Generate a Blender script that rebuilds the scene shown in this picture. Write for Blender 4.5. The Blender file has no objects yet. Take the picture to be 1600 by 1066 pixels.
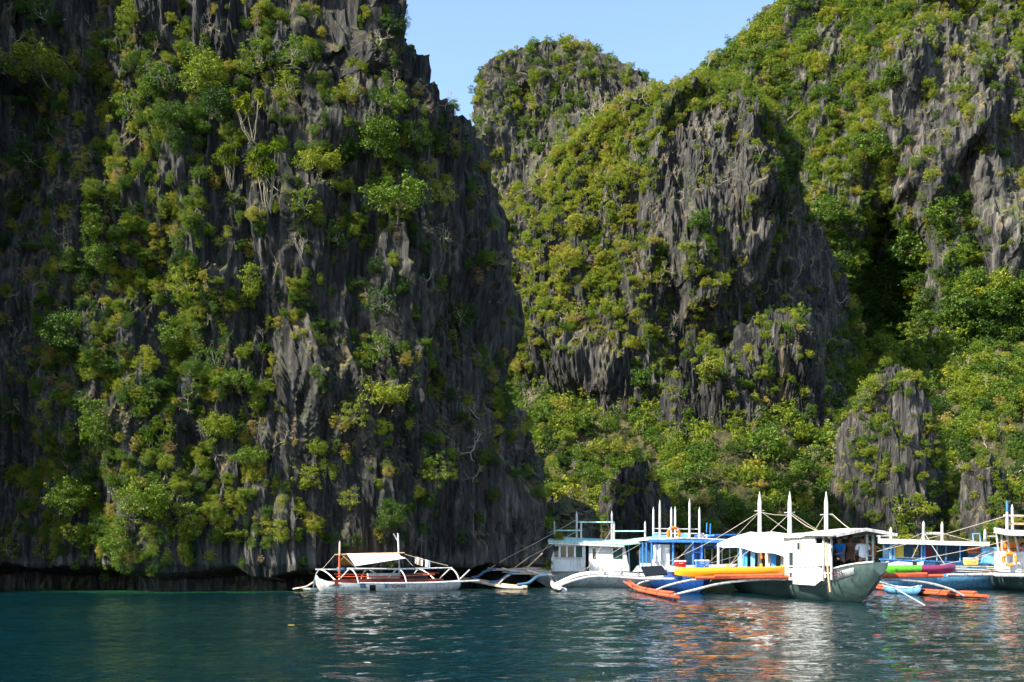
import bpy, bmesh, math, random
import numpy as np
from mathutils import Vector, Matrix

random.seed(7)
RNG = np.random.default_rng(11)
R = math.radians
scene = bpy.context.scene
COL = scene.collection

# ------------------------------------------------------------------ camera
F, HX, HY, CAMZ = 1600.0, 800.0, 874.0, 1.5        # focal length and horizon in photo pixels
cam_d = bpy.data.cameras.new('camera')
cam = bpy.data.objects.new('camera', cam_d)
COL.objects.link(cam)
cam.location = (0, 0, CAMZ)
cam.rotation_euler = (R(90), 0, 0)
cam_d.sensor_width = 36.0
cam_d.lens = 36.0
cam_d.shift_y = (HY - 533.0) / 1600.0
cam_d.clip_start = 0.1
cam_d.clip_end = 20000
scene.camera = cam

# ------------------------------------------------------------------ light
SUN_DIR = Vector((-0.70, -0.34, 0.63)).normalized()     # towards the sun
elev = math.asin(SUN_DIR.z)
azim = math.atan2(SUN_DIR.x, SUN_DIR.y)
world = bpy.data.worlds.new('World')
scene.world = world
world.use_nodes = True
wn = world.node_tree.nodes
wl = world.node_tree.links
wn.clear()
sky = wn.new('ShaderNodeTexSky')
sky.sky_type = 'NISHITA'
sky.sun_disc = False
sky.sun_elevation = elev
sky.sun_rotation = azim
sky.air_density = 1.0
sky.dust_density = 0.6
sky.ozone_density = 1.6
bg = wn.new('ShaderNodeBackground')
bg.inputs['Strength'].default_value = 0.125
wo = wn.new('ShaderNodeOutputWorld')
wl.new(sky.outputs[0], bg.inputs[0])
wl.new(bg.outputs[0], wo.inputs[0])
sun_d = bpy.data.lights.new('sun', 'SUN')
sun_d.energy = 5.0
sun_d.angle = R(0.53)
sun_d.color = (1.0, 0.93, 0.82)
sun = bpy.data.objects.new('sun', sun_d)
COL.objects.link(sun)
sun.rotation_euler = SUN_DIR.to_track_quat('Z', 'Y').to_euler()
scene.view_settings.view_transform = 'Standard'
scene.view_settings.look = 'None'
scene.view_settings.exposure = 1.6
scene.view_settings.gamma = 1.0
scene.render.engine = 'CYCLES'
scene.cycles.use_denoising = True
scene.cycles.use_adaptive_sampling = True
scene.cycles.adaptive_threshold = 0.03
scene.cycles.max_bounces = 5
scene.cycles.diffuse_bounces = 2
scene.cycles.glossy_bounces = 3
scene.cycles.transmission_bounces = 3
scene.cycles.transparent_max_bounces = 6


def W(px, py, Y):
    """A photo pixel at the distance Y as a point of the place."""
    return Vector(((px - HX) * Y / F, Y, CAMZ + (HY - py) * Y / F))


def tag(o, label=None, cat=None, group=None, kind=None):
    if label: o['label'] = label
    if cat: o['category'] = cat
    if group: o['group'] = group
    if kind: o['kind'] = kind
    return o


# ------------------------------------------------------------------ noise
_P = np.random.default_rng(3).permutation(1024).astype(np.int32)
_P2 = np.concatenate([_P, _P])
_A = np.random.default_rng(5).uniform(0, 2 * np.pi, 1024).astype(np.float32)
_GX, _GY = np.cos(_A), np.sin(_A)


def pnoise(x, y, seed=0):
    x = np.asarray(x, np.float32) + seed * 37.31
    y = np.asarray(y, np.float32) + seed * 91.7
    xi = np.floor(x).astype(np.int32); yi = np.floor(y).astype(np.int32)
    xf = x - xi; yf = y - yi
    u = xf * xf * xf * (xf * (xf * 6 - 15) + 10); v = yf * yf * yf * (yf * (yf * 6 - 15) + 10)
    def g(ix, iy, fx, fy):
        h = _P2[_P2[ix & 1023] + (iy & 1023)] & 1023
        return _GX[h] * fx + _GY[h] * fy
    n00 = g(xi, yi, xf, yf); n10 = g(xi + 1, yi, xf - 1, yf)
    n01 = g(xi, yi + 1, xf, yf - 1); n11 = g(xi + 1, yi + 1, xf - 1, yf - 1)
    a = n00 + u * (n10 - n00); b = n01 + u * (n11 - n01)
    return (a + v * (b - a)) * 1.45


def fbm(x, y, o=4, seed=0, gain=0.5):
    t = 0; a = 1.0; f = 1.0
    for i in range(o):
        t = t + a * pnoise(x * f, y * f, seed + i * 1.7)
        a *= gain; f *= 2.03
    return t


def ridge(x, y, seed=0):
    return 1.0 - np.abs(pnoise(x, y, seed)) * 2.0


_G3 = np.random.default_rng(8).normal(size=(1024, 3)).astype(np.float32)
_G3 /= np.linalg.norm(_G3, axis=1, keepdims=True)


def pnoise3(x, y, z, seed=0):
    x = np.asarray(x, np.float32) + seed * 37.31; y = np.asarray(y, np.float32) + seed * 91.7; z = np.asarray(z, np.float32) + seed * 13.3
    xi = np.floor(x).astype(np.int32); yi = np.floor(y).astype(np.int32); zi = np.floor(z).astype(np.int32)
    xf = x - xi; yf = y - yi; zf = z - zi
    u = xf * xf * (3 - 2 * xf); v = yf * yf * (3 - 2 * yf); w = zf * zf * (3 - 2 * zf)
    def g(a, b, c):
        h = _P2[_P2[_P2[(xi + a) & 1023] + ((yi + b) & 1023)] + ((zi + c) & 1023)] & 1023
        G = _G3[h]
        return G[..., 0] * (xf - a) + G[..., 1] * (yf - b) + G[..., 2] * (zf - c)
    def lerp(p, q, t): return p + t * (q - p)
    x0 = lerp(lerp(g(0, 0, 0), g(1, 0, 0), u), lerp(g(0, 1, 0), g(1, 1, 0), u), v)
    x1 = lerp(lerp(g(0, 0, 1), g(1, 0, 1), u), lerp(g(0, 1, 1), g(1, 1, 1), u), v)
    return lerp(x0, x1, w) * 1.5


def blade(x, y, z, seed=0):
    """Sharp crested vertical ribs."""
    n_ = 1.0 - np.abs(pnoise3(x, y, z, seed)) * 2.2
    return np.sign(n_) * np.abs(n_) ** 1.35


def sstep(a, b, x):
    t = np.clip((x - a) / (b - a), 0, 1)
    return t * t * (3 - 2 * t)


# ------------------------------------------------------------------ node helpers
def new_mat(name):
    m = bpy.data.materials.new(name)
    m.use_nodes = True
    m.node_tree.nodes.clear()
    out = m.node_tree.nodes.new('ShaderNodeOutputMaterial')
    return m, m.node_tree.nodes, m.node_tree.links, out


def ramp(n, stops, interp='LINEAR'):
    r = n.new('ShaderNodeValToRGB')
    r.color_ramp.interpolation = interp
    e = r.color_ramp.elements
    while len(e) < len(stops):
        e.new(0.5)
    for i, (p, c) in enumerate(stops):
        e[i].position = p
        e[i].color = (c[0], c[1], c[2], 1)
    return r


def noise_node(n, l, vec, scale, detail=4, rough=0.55, dist=0.0):
    t = n.new('ShaderNodeTexNoise')
    t.inputs['Scale'].default_value = scale
    t.inputs['Detail'].default_value = detail
    t.inputs['Roughness'].default_value = rough
    t.inputs['Distortion'].default_value = dist
    if vec is not None: l.new(vec, t.inputs['Vector'])
    return t


def mapping(n, l, src, sc):
    m = n.new('ShaderNodeMapping')
    m.inputs['Scale'].default_value = sc
    l.new(src, m.inputs['Vector'])
    return m.outputs[0]


def mixrgb(n, l, fac, a, b, mode='MIX'):
    m = n.new('ShaderNodeMix')
    m.data_type = 'RGBA'; m.blend_type = mode
    for s, v in ((m.inputs[0], fac), (m.inputs[6], a), (m.inputs[7], b)):
        if hasattr(v, 'is_linked'): l.new(v, s)
        elif isinstance(v, (int, float)): s.default_value = v
        else: s.default_value = (v[0], v[1], v[2], 1)
    return m.outputs[2]


def rock_material(name, k, tone=1.0):
    """Grey weathered karst: vertical rain streaks, pale scars, ochre stains, moss on what faces up. k = size of features in metres."""
    m, n, l, out = new_mat(name)
    tc = n.new('ShaderNodeTexCoord')
    ob = tc.outputs['Object']
    streak = noise_node(n, l, mapping(n, l, ob, (2.2 / k, 2.2 / k, 0.10 / k)), 1.0, 5, 0.66, 0.08)
    big = noise_node(n, l, mapping(n, l, ob, (0.16 / k, 0.16 / k, 0.09 / k)), 1.0, 4, 0.6, 0.6)
    fine = noise_node(n, l, mapping(n, l, ob, (8.0 / k, 8.0 / k, 0.7 / k)), 1.0, 5, 0.7)
    base = ramp(n, [(0.30, (0.022 * tone, 0.022 * tone, 0.021 * tone)), (0.44, (0.064 * tone, 0.063 * tone, 0.060 * tone)),
                    (0.56, (0.142 * tone, 0.136 * tone, 0.124 * tone)), (0.72, (0.33 * tone, 0.31 * tone, 0.275 * tone))])
    l.new(streak.outputs[0], base.inputs[0])
    # broad darker and paler areas
    br = ramp(n, [(0.35, (0.55, 0.56, 0.58)), (0.62, (1.15, 1.12, 1.08))])
    l.new(big.outputs[0], br.inputs[0])
    c = mixrgb(n, l, 1.0, base.outputs[0], br.outputs[0], 'MULTIPLY')
    fr = ramp(n, [(0.3, (0.6, 0.6, 0.6)), (0.7, (1.3, 1.3, 1.3))])
    l.new(fine.outputs[0], fr.inputs[0])
    c = mixrgb(n, l, 0.8, c, fr.outputs[0], 'MULTIPLY')
    # ochre and rust stains
    st = noise_node(n, l, mapping(n, l, ob, (0.5 / k, 0.5 / k, 0.14 / k)), 1.0, 5, 0.6, 0.8)
    sr = ramp(n, [(0.62, (0, 0, 0)), (0.76, (0.55, 0.55, 0.55))])
    l.new(st.outputs[0], sr.inputs[0])
    c = mixrgb(n, l, sr.outputs[0], c, (0.26, 0.18, 0.10))
    # bleached stone above the tide mark
    geo0 = n.new('ShaderNodeNewGeometry'); sp0 = n.new('ShaderNodeSeparateXYZ'); l.new(geo0.outputs['Position'], sp0.inputs[0])
    tb = n.new('ShaderNodeMapRange'); l.new(sp0.outputs[2], tb.inputs[0]); tb.inputs[1].default_value = 4.2; tb.inputs[2].default_value = 1.2; tb.inputs[3].default_value = 0.0; tb.inputs[4].default_value = 1.0
    tc2 = n.new('ShaderNodeMapRange'); l.new(sp0.outputs[2], tc2.inputs[0]); tc2.inputs[1].default_value = 0.95; tc2.inputs[2].default_value = 1.35
    ta = n.new('ShaderNodeMath'); ta.operation = 'MULTIPLY'; l.new(tb.outputs[0], ta.inputs[0]); l.new(tc2.outputs[0], ta.inputs[1])
    tm = n.new('ShaderNodeMath'); tm.operation = 'MULTIPLY'; l.new(ta.outputs[0], tm.inputs[0]); l.new(streak.outputs[0], tm.inputs[1])
    tr_ = ramp(n, [(0.30, (0, 0, 0)), (0.60, (0.6, 0.6, 0.6))]); l.new(tm.outputs[0], tr_.inputs[0])
    c = mixrgb(n, l, tr_.outputs[0], c, (0.24 * tone + 0.05, 0.22 * tone + 0.05, 0.19 * tone + 0.05))
    # moss, dry grass on ledges: surfaces that face up
    geo = n.new('ShaderNodeNewGeometry')
    sep = n.new('ShaderNodeSeparateXYZ'); l.new(geo.outputs['Normal'], sep.inputs[0])
    mz = n.new('ShaderNodeMath'); mz.operation = 'MULTIPLY_ADD'
    l.new(fine.outputs[0], mz.inputs[0]); mz.inputs[1].default_value = 0.7; l.new(sep.outputs[2], mz.inputs[2])
    mr = ramp(n, [(0.72, (0, 0, 0)), (0.95, (0.85, 0.85, 0.85))]); l.new(mz.outputs[0], mr.inputs[0])
    mosscol = ramp(n, [(0.38, (0.035, 0.06, 0.012)), (0.52, (0.10, 0.095, 0.022)), (0.66, (0.17, 0.12, 0.05))])
    l.new(st.outputs[0], mosscol.inputs[0])
    c = mixrgb(n, l, mr.outputs[0], c, mosscol.outputs[0])
    b = n.new('ShaderNodeBsdfPrincipled')
    l.new(c, b.inputs['Base Color'])
    b.inputs['Roughness'].default_value = 0.9
    b.inputs['Specular IOR Level'].default_value = 0.2
    add = n.new('ShaderNodeMath'); add.operation = 'ADD'
    l.new(streak.outputs[0], add.inputs[0]); l.new(fine.outputs[0], add.inputs[1])
    bump = n.new('ShaderNodeBump')
    bump.inputs['Strength'].default_value = 0.8
    bump.inputs['Distance'].default_value = 0.22 * k
    l.new(add.outputs[0], bump.inputs['Height'])
    l.new(bump.outputs[0], b.inputs['Normal'])
    l.new(b.outputs[0], out.inputs[0])
    return m


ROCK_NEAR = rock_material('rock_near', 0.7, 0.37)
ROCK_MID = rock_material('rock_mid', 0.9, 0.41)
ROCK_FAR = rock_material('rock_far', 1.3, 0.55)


def grid_mesh(name, P, mat, smooth=False):
    """P: rows x cols x 3 array of points."""
    m_, n_ = P.shape[:2]
    idx = np.arange(m_ * n_, dtype=np.int32).reshape(m_, n_)
    q = np.stack([idx[:-1, :-1], idx[:-1, 1:], idx[1:, 1:], idx[1:, :-1]], -1).reshape(-1, 4)
    me = bpy.data.meshes.new(name)
    me.vertices.add(m_ * n_)
    me.vertices.foreach_set('co', np.ascontiguousarray(P, np.float32).reshape(-1))
    me.loops.add(q.size)
    me.loops.foreach_set('vertex_index', q.reshape(-1))
    me.polygons.add(len(q))
    me.polygons.foreach_set('loop_start', np.arange(0, q.size, 4, dtype=np.int32))
    me.polygons.foreach_set('loop_total', np.full(len(q), 4, np.int32))
    me.polygons.foreach_set('use_smooth', np.full(len(q), smooth, bool))
    me.update(calc_edges=True)
    me.validate()
    me.materials.append(mat)
    o = bpy.data.objects.new(name, me)
    COL.objects.link(o)
    return o


SURF = {}        # key -> dict of surface samples used to root the vegetation


def tower(key, name, rows, Yc, dep, nt, nz, k, mat, p=0.8, t0=-35, t1=215, amp=1.0, bulges=(), front=None, notch=False,
          label=None, seed=0, spike=0.5, lean=0.0, dense=(10, 170)):
    """A karst mass lofted from its outline: rows = (photo row, left edge, right edge) at the distance Yc; dep = ((row, depth), ...) towards the camera.
    The surface is broken up by vertical flutes and blades (k = their size in metres)."""
    rows = sorted(rows, key=lambda r: -r[0])
    zr = np.array([CAMZ + (HY - r[0]) * Yc / F for r in rows])
    xl = np.array([(r[1] - HX) * Yc / F for r in rows]); xr = np.array([(r[2] - HX) * Yc / F for r in rows])
    dz_ = np.array([CAMZ + (HY - r[0]) * Yc / F for r in sorted(dep, key=lambda r: -r[0])]); dd = np.array([r[1] for r in sorted(dep, key=lambda r: -r[0])])
    z = np.linspace(zr[0], zr[-1], nz)
    L = np.interp(z, zr, xl)[:, None]; Rr = np.interp(z, zr, xr)[:, None]; D = np.interp(z, dz_, dd)[:, None]
    cx = (L + Rr) / 2; w = (Rr - L) / 2
    # parameter spaced by arc length on a middle row, denser where the camera looks
    td = np.linspace(R(t0), R(t1), 4000)
    def sect(t):
        c, s = np.cos(t), np.sin(t)
        return np.sign(c) * np.abs(c) ** p, np.sign(s) * np.abs(s) ** p
    c, s = sect(td)
    wm = float(np.interp(0.35, np.linspace(0, 1, nz), w[:, 0])); dm = float(np.interp(0.35, np.linspace(0, 1, nz), D[:, 0]))
    seg = np.hypot(np.diff(c) * wm, np.diff(s) * dm)
    wt = np.where((np.degrees(td[:-1]) > dense[0]) & (np.degrees(td[:-1]) < dense[1]), 1.0, 0.35)
    arc = np.concatenate([[0], np.cumsum(seg)]); arcw = np.concatenate([[0], np.cumsum(seg * wt)])
    tt = np.interp(np.linspace(0, arcw[-1], nt), arcw, td)
    S = np.interp(tt, td, arc)[None, :]
    c, s = sect(tt)
    X = cx + w * c[None, :]
    Y = Yc - D * s[None, :] + lean * (z[:, None] - z[0])
    Z = np.repeat(z[:, None], nt, 1)
    if front is not None:
        Y = Y + front(X, Z)
    gx = np.gradient(X, axis=1); gy = np.gradient(Y, axis=1)
    ln = np.hypot(gx, gy) + 1e-6
    nx, ny = -gy / ln, gx / ln              # horizontal outward normal, check the sign below
    sgn = np.where(np.sum(ny * s[None, :]) > 0, -1.0, 1.0)
    nx, ny = nx * sgn, ny * sgn
    for (bx, by, rx, ry, a) in bulges:
        PX = HX + F * X / Y; PY = HY - F * (Z - CAMZ) / Y
        e = ((PX - bx) / rx) ** 2 + ((PY - by) / ry) ** 2
        q = a * (1 - sstep(0.25, 1.0, e + 0.25 * pnoise(PX / 25, PY / 40, seed + 50)))
        X = X + nx * q; Y = Y + ny * q
    S2 = np.repeat(S, nz, 0)
    warp = fbm(S2 / (6 * k), Z / (9 * k), 2, seed + 9) * 1.1 * k
    d = fbm(S2 / (9 * k), Z / (14 * k), 4, seed, 0.5) * 2.0 * k
    d = d + fbm((S2) / (2.6 * k), Z / (7.5 * k), 3, seed + 4) * 0.40 * k
    m1 = 0.35 + 0.65 * sstep(-0.4, 0.5, pnoise(S2 / (5 * k), Z / (7 * k), seed + 21))
    XW = X + warp * 0.10; YW = Y + warp * 0.06
    f1 = blade(XW / (1.25 * k), YW / (1.25 * k), Z / (24 * k), seed + 2)
    f2 = blade(XW / (0.52 * k), YW / (0.52 * k), Z / (13 * k), seed + 5)
    f3 = blade(XW / (0.24 * k), YW / (0.24 * k), Z / (5.5 * k), seed + 7)
    d = d + m1 * (0.50 * k * f1 + 0.36 * k * f2) + 0.19 * k * f3
    # broken ledges: overhanging lips every few metres, ragged along the face
    zl = Z / (4.2 * k) + pnoise(S2 / (3.5 * k), Z / (20 * k), seed + 31) * 1.4
    fr = zl - np.floor(zl)
    d = d + 0.55 * k * (sstep(0.0, 0.85, fr) - sstep(0.88, 1.0, fr)) * sstep(-0.2, 0.5, pnoise(S2 / (4 * k), Z / (6 * k), seed + 40))
    d = d * amp
    if notch:
        nn = 1.0 + 0.42 * fbm(S2 / 2.6, Z * 0, 4, seed + 60)
        d = d - (2.2 + 1.0 * pnoise(S2 / 4.0, Z * 0, seed + 61)) * (1 - sstep(0.62 * nn, 1.12 * nn, Z)) + 0.3
    top = 1 - sstep(0.90, 1.0, (z - z[0]) / (z[-1] - z[0]))[:, None]
    d = d * (0.25 + 0.75 * top)
    X = X + nx * d; Y = Y + ny * d
    Z = Z + spike * k * (1.1 * f1 + 0.8 * f2) * sstep(2.0, 6.0, Z)
    P = np.stack([X, Y, Z], -1)
    o = grid_mesh(name, P, mat)
    tag(o, label, None, None, 'structure')
    # surface samples
    e1 = np.gradient(P, axis=1); e2 = np.gradient(P, axis=0)
    N = np.cross(e1, e2)
    N /= np.linalg.norm(N, axis=-1, keepdims=True) + 1e-9
    if (N[..., 1] * s[None, :]).sum() > 0: N = -N
    SURF[key] = dict(P=P.reshape(-1, 3), N=N.reshape(-1, 3), px=(HX + F * X / Y).reshape(-1), py=(HY - F * (Z - CAMZ) / Y).reshape(-1), obj=o)
    return o


# ------------------------------------------------------------------ the cliffs
def front_left(X, Z):
    # crest of the near face at x = -11; the wall falls back to both sides and bulges again out of the frame on the left
    f = np.where(X > -11.0, 0.46 * (X + 11.0) - 0.006 * np.clip(X + 11, 0, 99) ** 2, 0.22 * (-11.0 - X))
    f = f - 8.5 * sstep(-26.5, -31.0, X)
    return f + np.clip(Z - 4, 0, 60) * 0.05 * sstep(-31, -24, X)


LEFT_ROWS = [(-230, -1500, 308), (-200, -1500, 408), (-120, -1500, 488), (-40, -1500, 508), (0, -1500, 516), (34, -1500, 526), (42, -1500, 599), (56, -1500, 616), (110, -1500, 621), (158, -1500, 626),
             (166, -1500, 644), (190, -1500, 675), (197, -1500, 704), (206, -1500, 728), (260, -1500, 735), (350, -1500, 740), (400, -1500, 741),
             (450, -1500, 757), (500, -1500, 760), (560, -1500, 770), (620, -1500, 787), (680, -1500, 806), (750, -1500, 836),
             (800, -1500, 846), (850, -1500, 856), (920, -1500, 862)]
tower('left', 'cliff', LEFT_ROWS, 57.0, ((-330, 3.0), (0, 6.0), (400, 8.0), (930, 9.5)), 720, 660, 0.85, ROCK_NEAR, p=0.42, t0=-0.5, t1=135,
      bulges=((620, 420, 60, 300, 0.9), (230, 300, 70, 160, 0.7), (560, 120, 45, 160, 0.9), (700, 300, 40, 120, 0.7), (110, 250, 60, 130, 0.9)),
      front=front_left, notch=True, seed=1, spike=0.45, dense=(12, 100),
      label='dark fluted limestone cliff rising from the water on the left')

def front_mid(X, Z):
    # ridge line down the right of the rock face: beyond it the wall turns away from the sun
    return 0.95 * np.clip(X - 28.5 + 0.10 * (Z - 20), 0, 99) + 0.15 * np.clip(12.0 - X, 0, 99)


MID_ROWS = [(146, 1090, 1120), (150, 1060, 1160), (158, 1035, 1186), (175, 1005, 1200), (200, 965, 1208), (240, 905, 1215), (300, 845, 1228), (340, 800, 1262),
            (380, 750, 1294), (450, 720, 1318), (550, 710, 1330), (650, 700, 1345), (800, 690, 1385), (930, 680, 1410)]
tower('mid', 'cliff', MID_ROWS, 116.0, ((146, 2.0), (200, 7.0), (400, 14.0), (900, 22.0)), 500, 460, 1.15, ROCK_MID, p=0.75, seed=2, spike=0.5, front=front_mid,
      bulges=((1105, 330, 125, 210, 3.2), (1180, 250, 50, 100, 1.2), (930, 560, 70, 90, 1.8), (840, 560, 30, 60, 1.0)),
      label='craggy limestone massif with scrub behind the moored boats')

RIGHT_ROWS = [(-420, 1530, 1900), (-330, 1450, 2000), (-150, 1320, 2080), (0, 1242, 2100), (30, 1214, 2110), (60, 1184, 2110), (100, 1146, 2120), (130, 1120, 2120), (160, 1098, 2130),
              (300, 1040, 2150), (600, 960, 2200), (930, 900, 2250)]
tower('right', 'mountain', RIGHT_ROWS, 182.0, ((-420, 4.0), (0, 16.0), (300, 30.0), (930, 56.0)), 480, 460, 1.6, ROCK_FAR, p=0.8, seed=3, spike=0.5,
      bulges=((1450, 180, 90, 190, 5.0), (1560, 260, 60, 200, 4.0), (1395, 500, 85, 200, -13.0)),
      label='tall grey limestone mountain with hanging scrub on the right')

BACK_ROWS = [(108, 836, 890), (111, 808, 925), (118, 785, 942), (130, 766, 956), (154, 747, 995), (174, 764, 1022), (194, 750, 1044), (234, 733, 1078), (306, 715, 1112), (400, 690, 1160), (930, 600, 1280)]
tower('back', 'mountain', BACK_ROWS, 320.0, ((74, 4.0), (120, 18.0), (300, 34.0), (930, 70.0)), 270, 230, 2.4, ROCK_MID, p=0.8, seed=4, spike=0.4,
      label='rounded limestone peak far behind in the gap between cliffs')

tower('pin', 'cliff', [(590, 1386, 1392), (598, 1376, 1404), (610, 1364, 1418), (630, 1352, 1432), (660, 1338, 1446), (710, 1324, 1466), (770, 1312, 1482), (830, 1304, 1494), (930, 1296, 1500)],
      77.0, ((580, 0.8), (620, 2.6), (930, 5.5)), 200, 220, 0.75, ROCK_MID, p=0.9, seed=5, spike=0.7, amp=0.6, front=lambda X, Z: 0.8 * np.clip(X - 28.6, 0, 9), label='pointed limestone pinnacle standing behind the long white roofed boat')
tower('pin2', 'cliff', [(722, 1534, 1540), (732, 1527, 1547), (750, 1517, 1555), (780, 1505, 1564), (830, 1497, 1572), (930, 1490, 1580)],
      74.0, ((716, 0.5), (760, 2.0), (930, 4.0)), 110, 110, 0.6, ROCK_MID, p=0.9, seed=6, spike=0.9, amp=0.6, label='small sharp limestone pinnacle near the right edge')
tower('crag', 'cliff', [(566, 1092, 1098), (574, 1080, 1120), (590, 1066, 1150), (620, 1050, 1180), (680, 1040, 1210), (800, 1030, 1240), (930, 1020, 1250)],
      93.0, ((566, 0.6), (620, 3.0), (930, 8.0)), 180, 170, 0.9, ROCK_MID, p=0.8, seed=7, spike=1.3, label='blade edged grey crag in front of the scrubby massif')
tower('crag2', 'cliff', [(506, 1204, 1214), (516, 1186, 1228), (540, 1166, 1246), (600, 1146, 1275), (680, 1130, 1300), (800, 1110, 1330), (930, 1100, 1350)],
      95.0, ((506, 0.6), (560, 3.0), (930, 9.0)), 180, 180, 1.0, ROCK_MID, p=0.8, seed=8, spike=0.9, label='dark fluted crag below the right shoulder of the massif')
tower('shore', 'cliff', [(792, 866, 874), (800, 858, 884), (812, 848, 896), (850, 838, 908), (930, 830, 915)],
      64.0, ((792, 0.4), (830, 2.0), (930, 3.0)), 110, 90, 0.7, ROCK_NEAR, p=0.8, seed=9, spike=0.8, label='low dark shore rock beside the left cliff foot')
tower('shore2', 'cliff', [(738, 1000, 1008), (750, 975, 1018), (775, 952, 1028), (830, 942, 1036), (930, 935, 1045)],
      73.0, ((738, 0.4), (780, 1.6), (930, 3.0)), 120, 110, 0.7, ROCK_MID, p=0.8, seed=10, spike=0.8, label='broken grey crag just above the green roofed boat')

def soil_material():
    m, n, l, out = new_mat('forest_floor')
    tc = n.new('ShaderNodeTexCoord')
    a = noise_node(n, l, tc.outputs['Object'], 1.1, 6, 0.7, 0.5)
    r = ramp(n, [(0.35, (0.018, 0.022, 0.010)), (0.50, (0.045, 0.045, 0.018)), (0.62, (0.085, 0.068, 0.035)), (0.74, (0.10, 0.095, 0.085))]); l.new(a.outputs[0], r.inputs[0])
    b = n.new('ShaderNodeBsdfPrincipled'); l.new(r.outputs[0], b.inputs['Base Color']); b.inputs['Roughness'].default_value = 0.95; b.inputs['Specular IOR Level'].default_value = 0.1
    bp = n.new('ShaderNodeBump'); bp.inputs['Distance'].default_value = 0.5; l.new(a.outputs[0], bp.inputs['Height']); l.new(bp.outputs[0], b.inputs['Normal'])
    l.new(b.outputs[0], out.inputs[0])
    return m


# the wooded slope behind the boats
gx = np.linspace(-2, 62, 220); gy = np.linspace(63, 118, 170)
GX_, GY_ = np.meshgrid(gx, gy)
rise = np.clip(GY_ - 68.5 - 1.6 * pnoise(GX_ / 7, GX_ * 0 + 0.3, 77), -6, 60)
HZ = rise * 0.50 + 0.9 * fbm(GX_ / 9, GY_ / 9, 4, 70) + 0.5 * np.clip(rise, 0, 2) * ridge(GX_ / 2.2, GY_ / 3.0, 72)
HZ = HZ + 0.5 * fbm(GX_ / 2.0, GY_ / 2.0, 3, 74) * sstep(0.5, 3, rise)
HZ = HZ - 1.2 + 1.6 * sstep(0.0, 1.5, rise)
HZ = HZ + 2.0 * np.exp(-((GX_ - 22) / 5.0) ** 2) * sstep(74, 88, GY_) - 3.0 * np.exp(-((GX_ - 34) / 5.0) ** 2) * sstep(74, 90, GY_)
PT = np.stack([GX_, GY_, HZ], -1)
slope = grid_mesh('hill', PT, soil_material())
tag(slope, 'scrub covered slope rising behind the moored boats', None, None, 'structure')
e1 = np.gradient(PT, axis=1); e2 = np.gradient(PT, axis=0); NN = np.cross(e1, e2); NN /= np.linalg.norm(NN, axis=-1, keepdims=True)
SURF['slope'] = dict(P=PT.reshape(-1, 3), N=NN.reshape(-1, 3), px=(HX + F * GX_ / GY_).reshape(-1), py=(HY - F * (HZ - CAMZ) / GY_).reshape(-1), obj=slope)

# ------------------------------------------------------------------ water
def water_material():
    m, n, l, out = new_mat('sea_water')
    tc = n.new('ShaderNodeTexCoord'); ob = tc.outputs['Object']
    b = n.new('ShaderNodeBsdfPrincipled')
    sw = noise_node(n, l, mapping(n, l, ob, (0.05, 0.08, 1)), 1.0, 3)
    deep = ramp(n, [(0.35, (0.0002, 0.0110, 0.0148)), (0.65, (0.0004, 0.0150, 0.0172))]); l.new(sw.outputs[0], deep.inputs[0])
    # the bottom shelves up to a pale green ledge along the foot of the near cliff
    at = n.new('ShaderNodeAttribute'); at.attribute_name = 'shallow'
    c = mixrgb(n, l, at.outputs['Fac'], deep.outputs[0], (0.008, 0.05, 0.02))
    l.new(c, b.inputs['Base Color'])
    b.inputs['Roughness'].default_value = 0.03
    b.inputs['IOR'].default_value = 1.33
    mid = noise_node(n, l, mapping(n, l, ob, (2.2, 3.6, 1)), 1.0, 3, 0.55, 0.5)
    fin = noise_node(n, l, mapping(n, l, ob, (8.0, 12.0, 1)), 1.0, 2, 0.5, 0.3)
    # patches of breeze: calmer water by the cliff on the left
    calm = noise_node(n, l, mapping(n, l, ob, (0.07, 0.05, 1)), 1.0, 2)
    cr = n.new('ShaderNodeMapRange'); l.new(calm.outputs[0], cr.inputs[0])
    cr.inputs[1].default_value = 0.35; cr.inputs[2].default_value = 0.65; cr.inputs[3].default_value = 0.4; cr.inputs[4].default_value = 1.0
    prev = None
    for t, dist in ((mid, 0.08), (fin, 0.04)):
        bp = n.new('ShaderNodeBump'); bp.inputs['Distance'].default_value = dist
        l.new(cr.outputs[0], bp.inputs['Strength'])
        l.new(t.outputs[0], bp.inputs['Height'])
        if prev is not None: l.new(prev, bp.inputs['Normal'])
        prev = bp.outputs[0]
    l.new(prev, b.inputs['Normal'])
    l.new(b.outputs[0], out.inputs[0])
    return m


WATER = water_material()
wx = np.concatenate([[-6000, -900, -200, -80], np.linspace(-36, 36, 450), [80, 220, 900, 6000]])
wy = np.concatenate([[-300, -40, 0], np.linspace(7, 64, 470), [75, 120, 400, 3000, 9000]])
WX, WY = np.meshgrid(wx, wy)
breeze = 0.35 + 0.70 * sstep(-0.35, 0.45, fbm(WX / 9, WY / 14, 2, 95) + 0.35 * sstep(-14, 8, WX))
WZ = 0.035 * fbm(WX / 2.6, WY / 1.5, 2, 91) + 0.022 * ridge(WX / 1.1 + 0.4 * WY, WY / 0.62, 92) + 0.012 * pnoise(WX / 0.5, WY / 0.34, 93)
WZ = WZ * breeze * sstep(36, 30, np.abs(WX)) * sstep(64, 56, WY) * sstep(7, 10, WY)
water = grid_mesh('water', np.stack([WX, WY, WZ], -1), WATER, True)
tag(water, 'dark teal rippled bay water in the foreground', None, None, 'structure')
_lp = SURF['left']['P']
_base = _lp[np.abs(_lp[:, 2] - 1.6) < 0.3]
_xs = np.linspace(-45, 3, 97)
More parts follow.
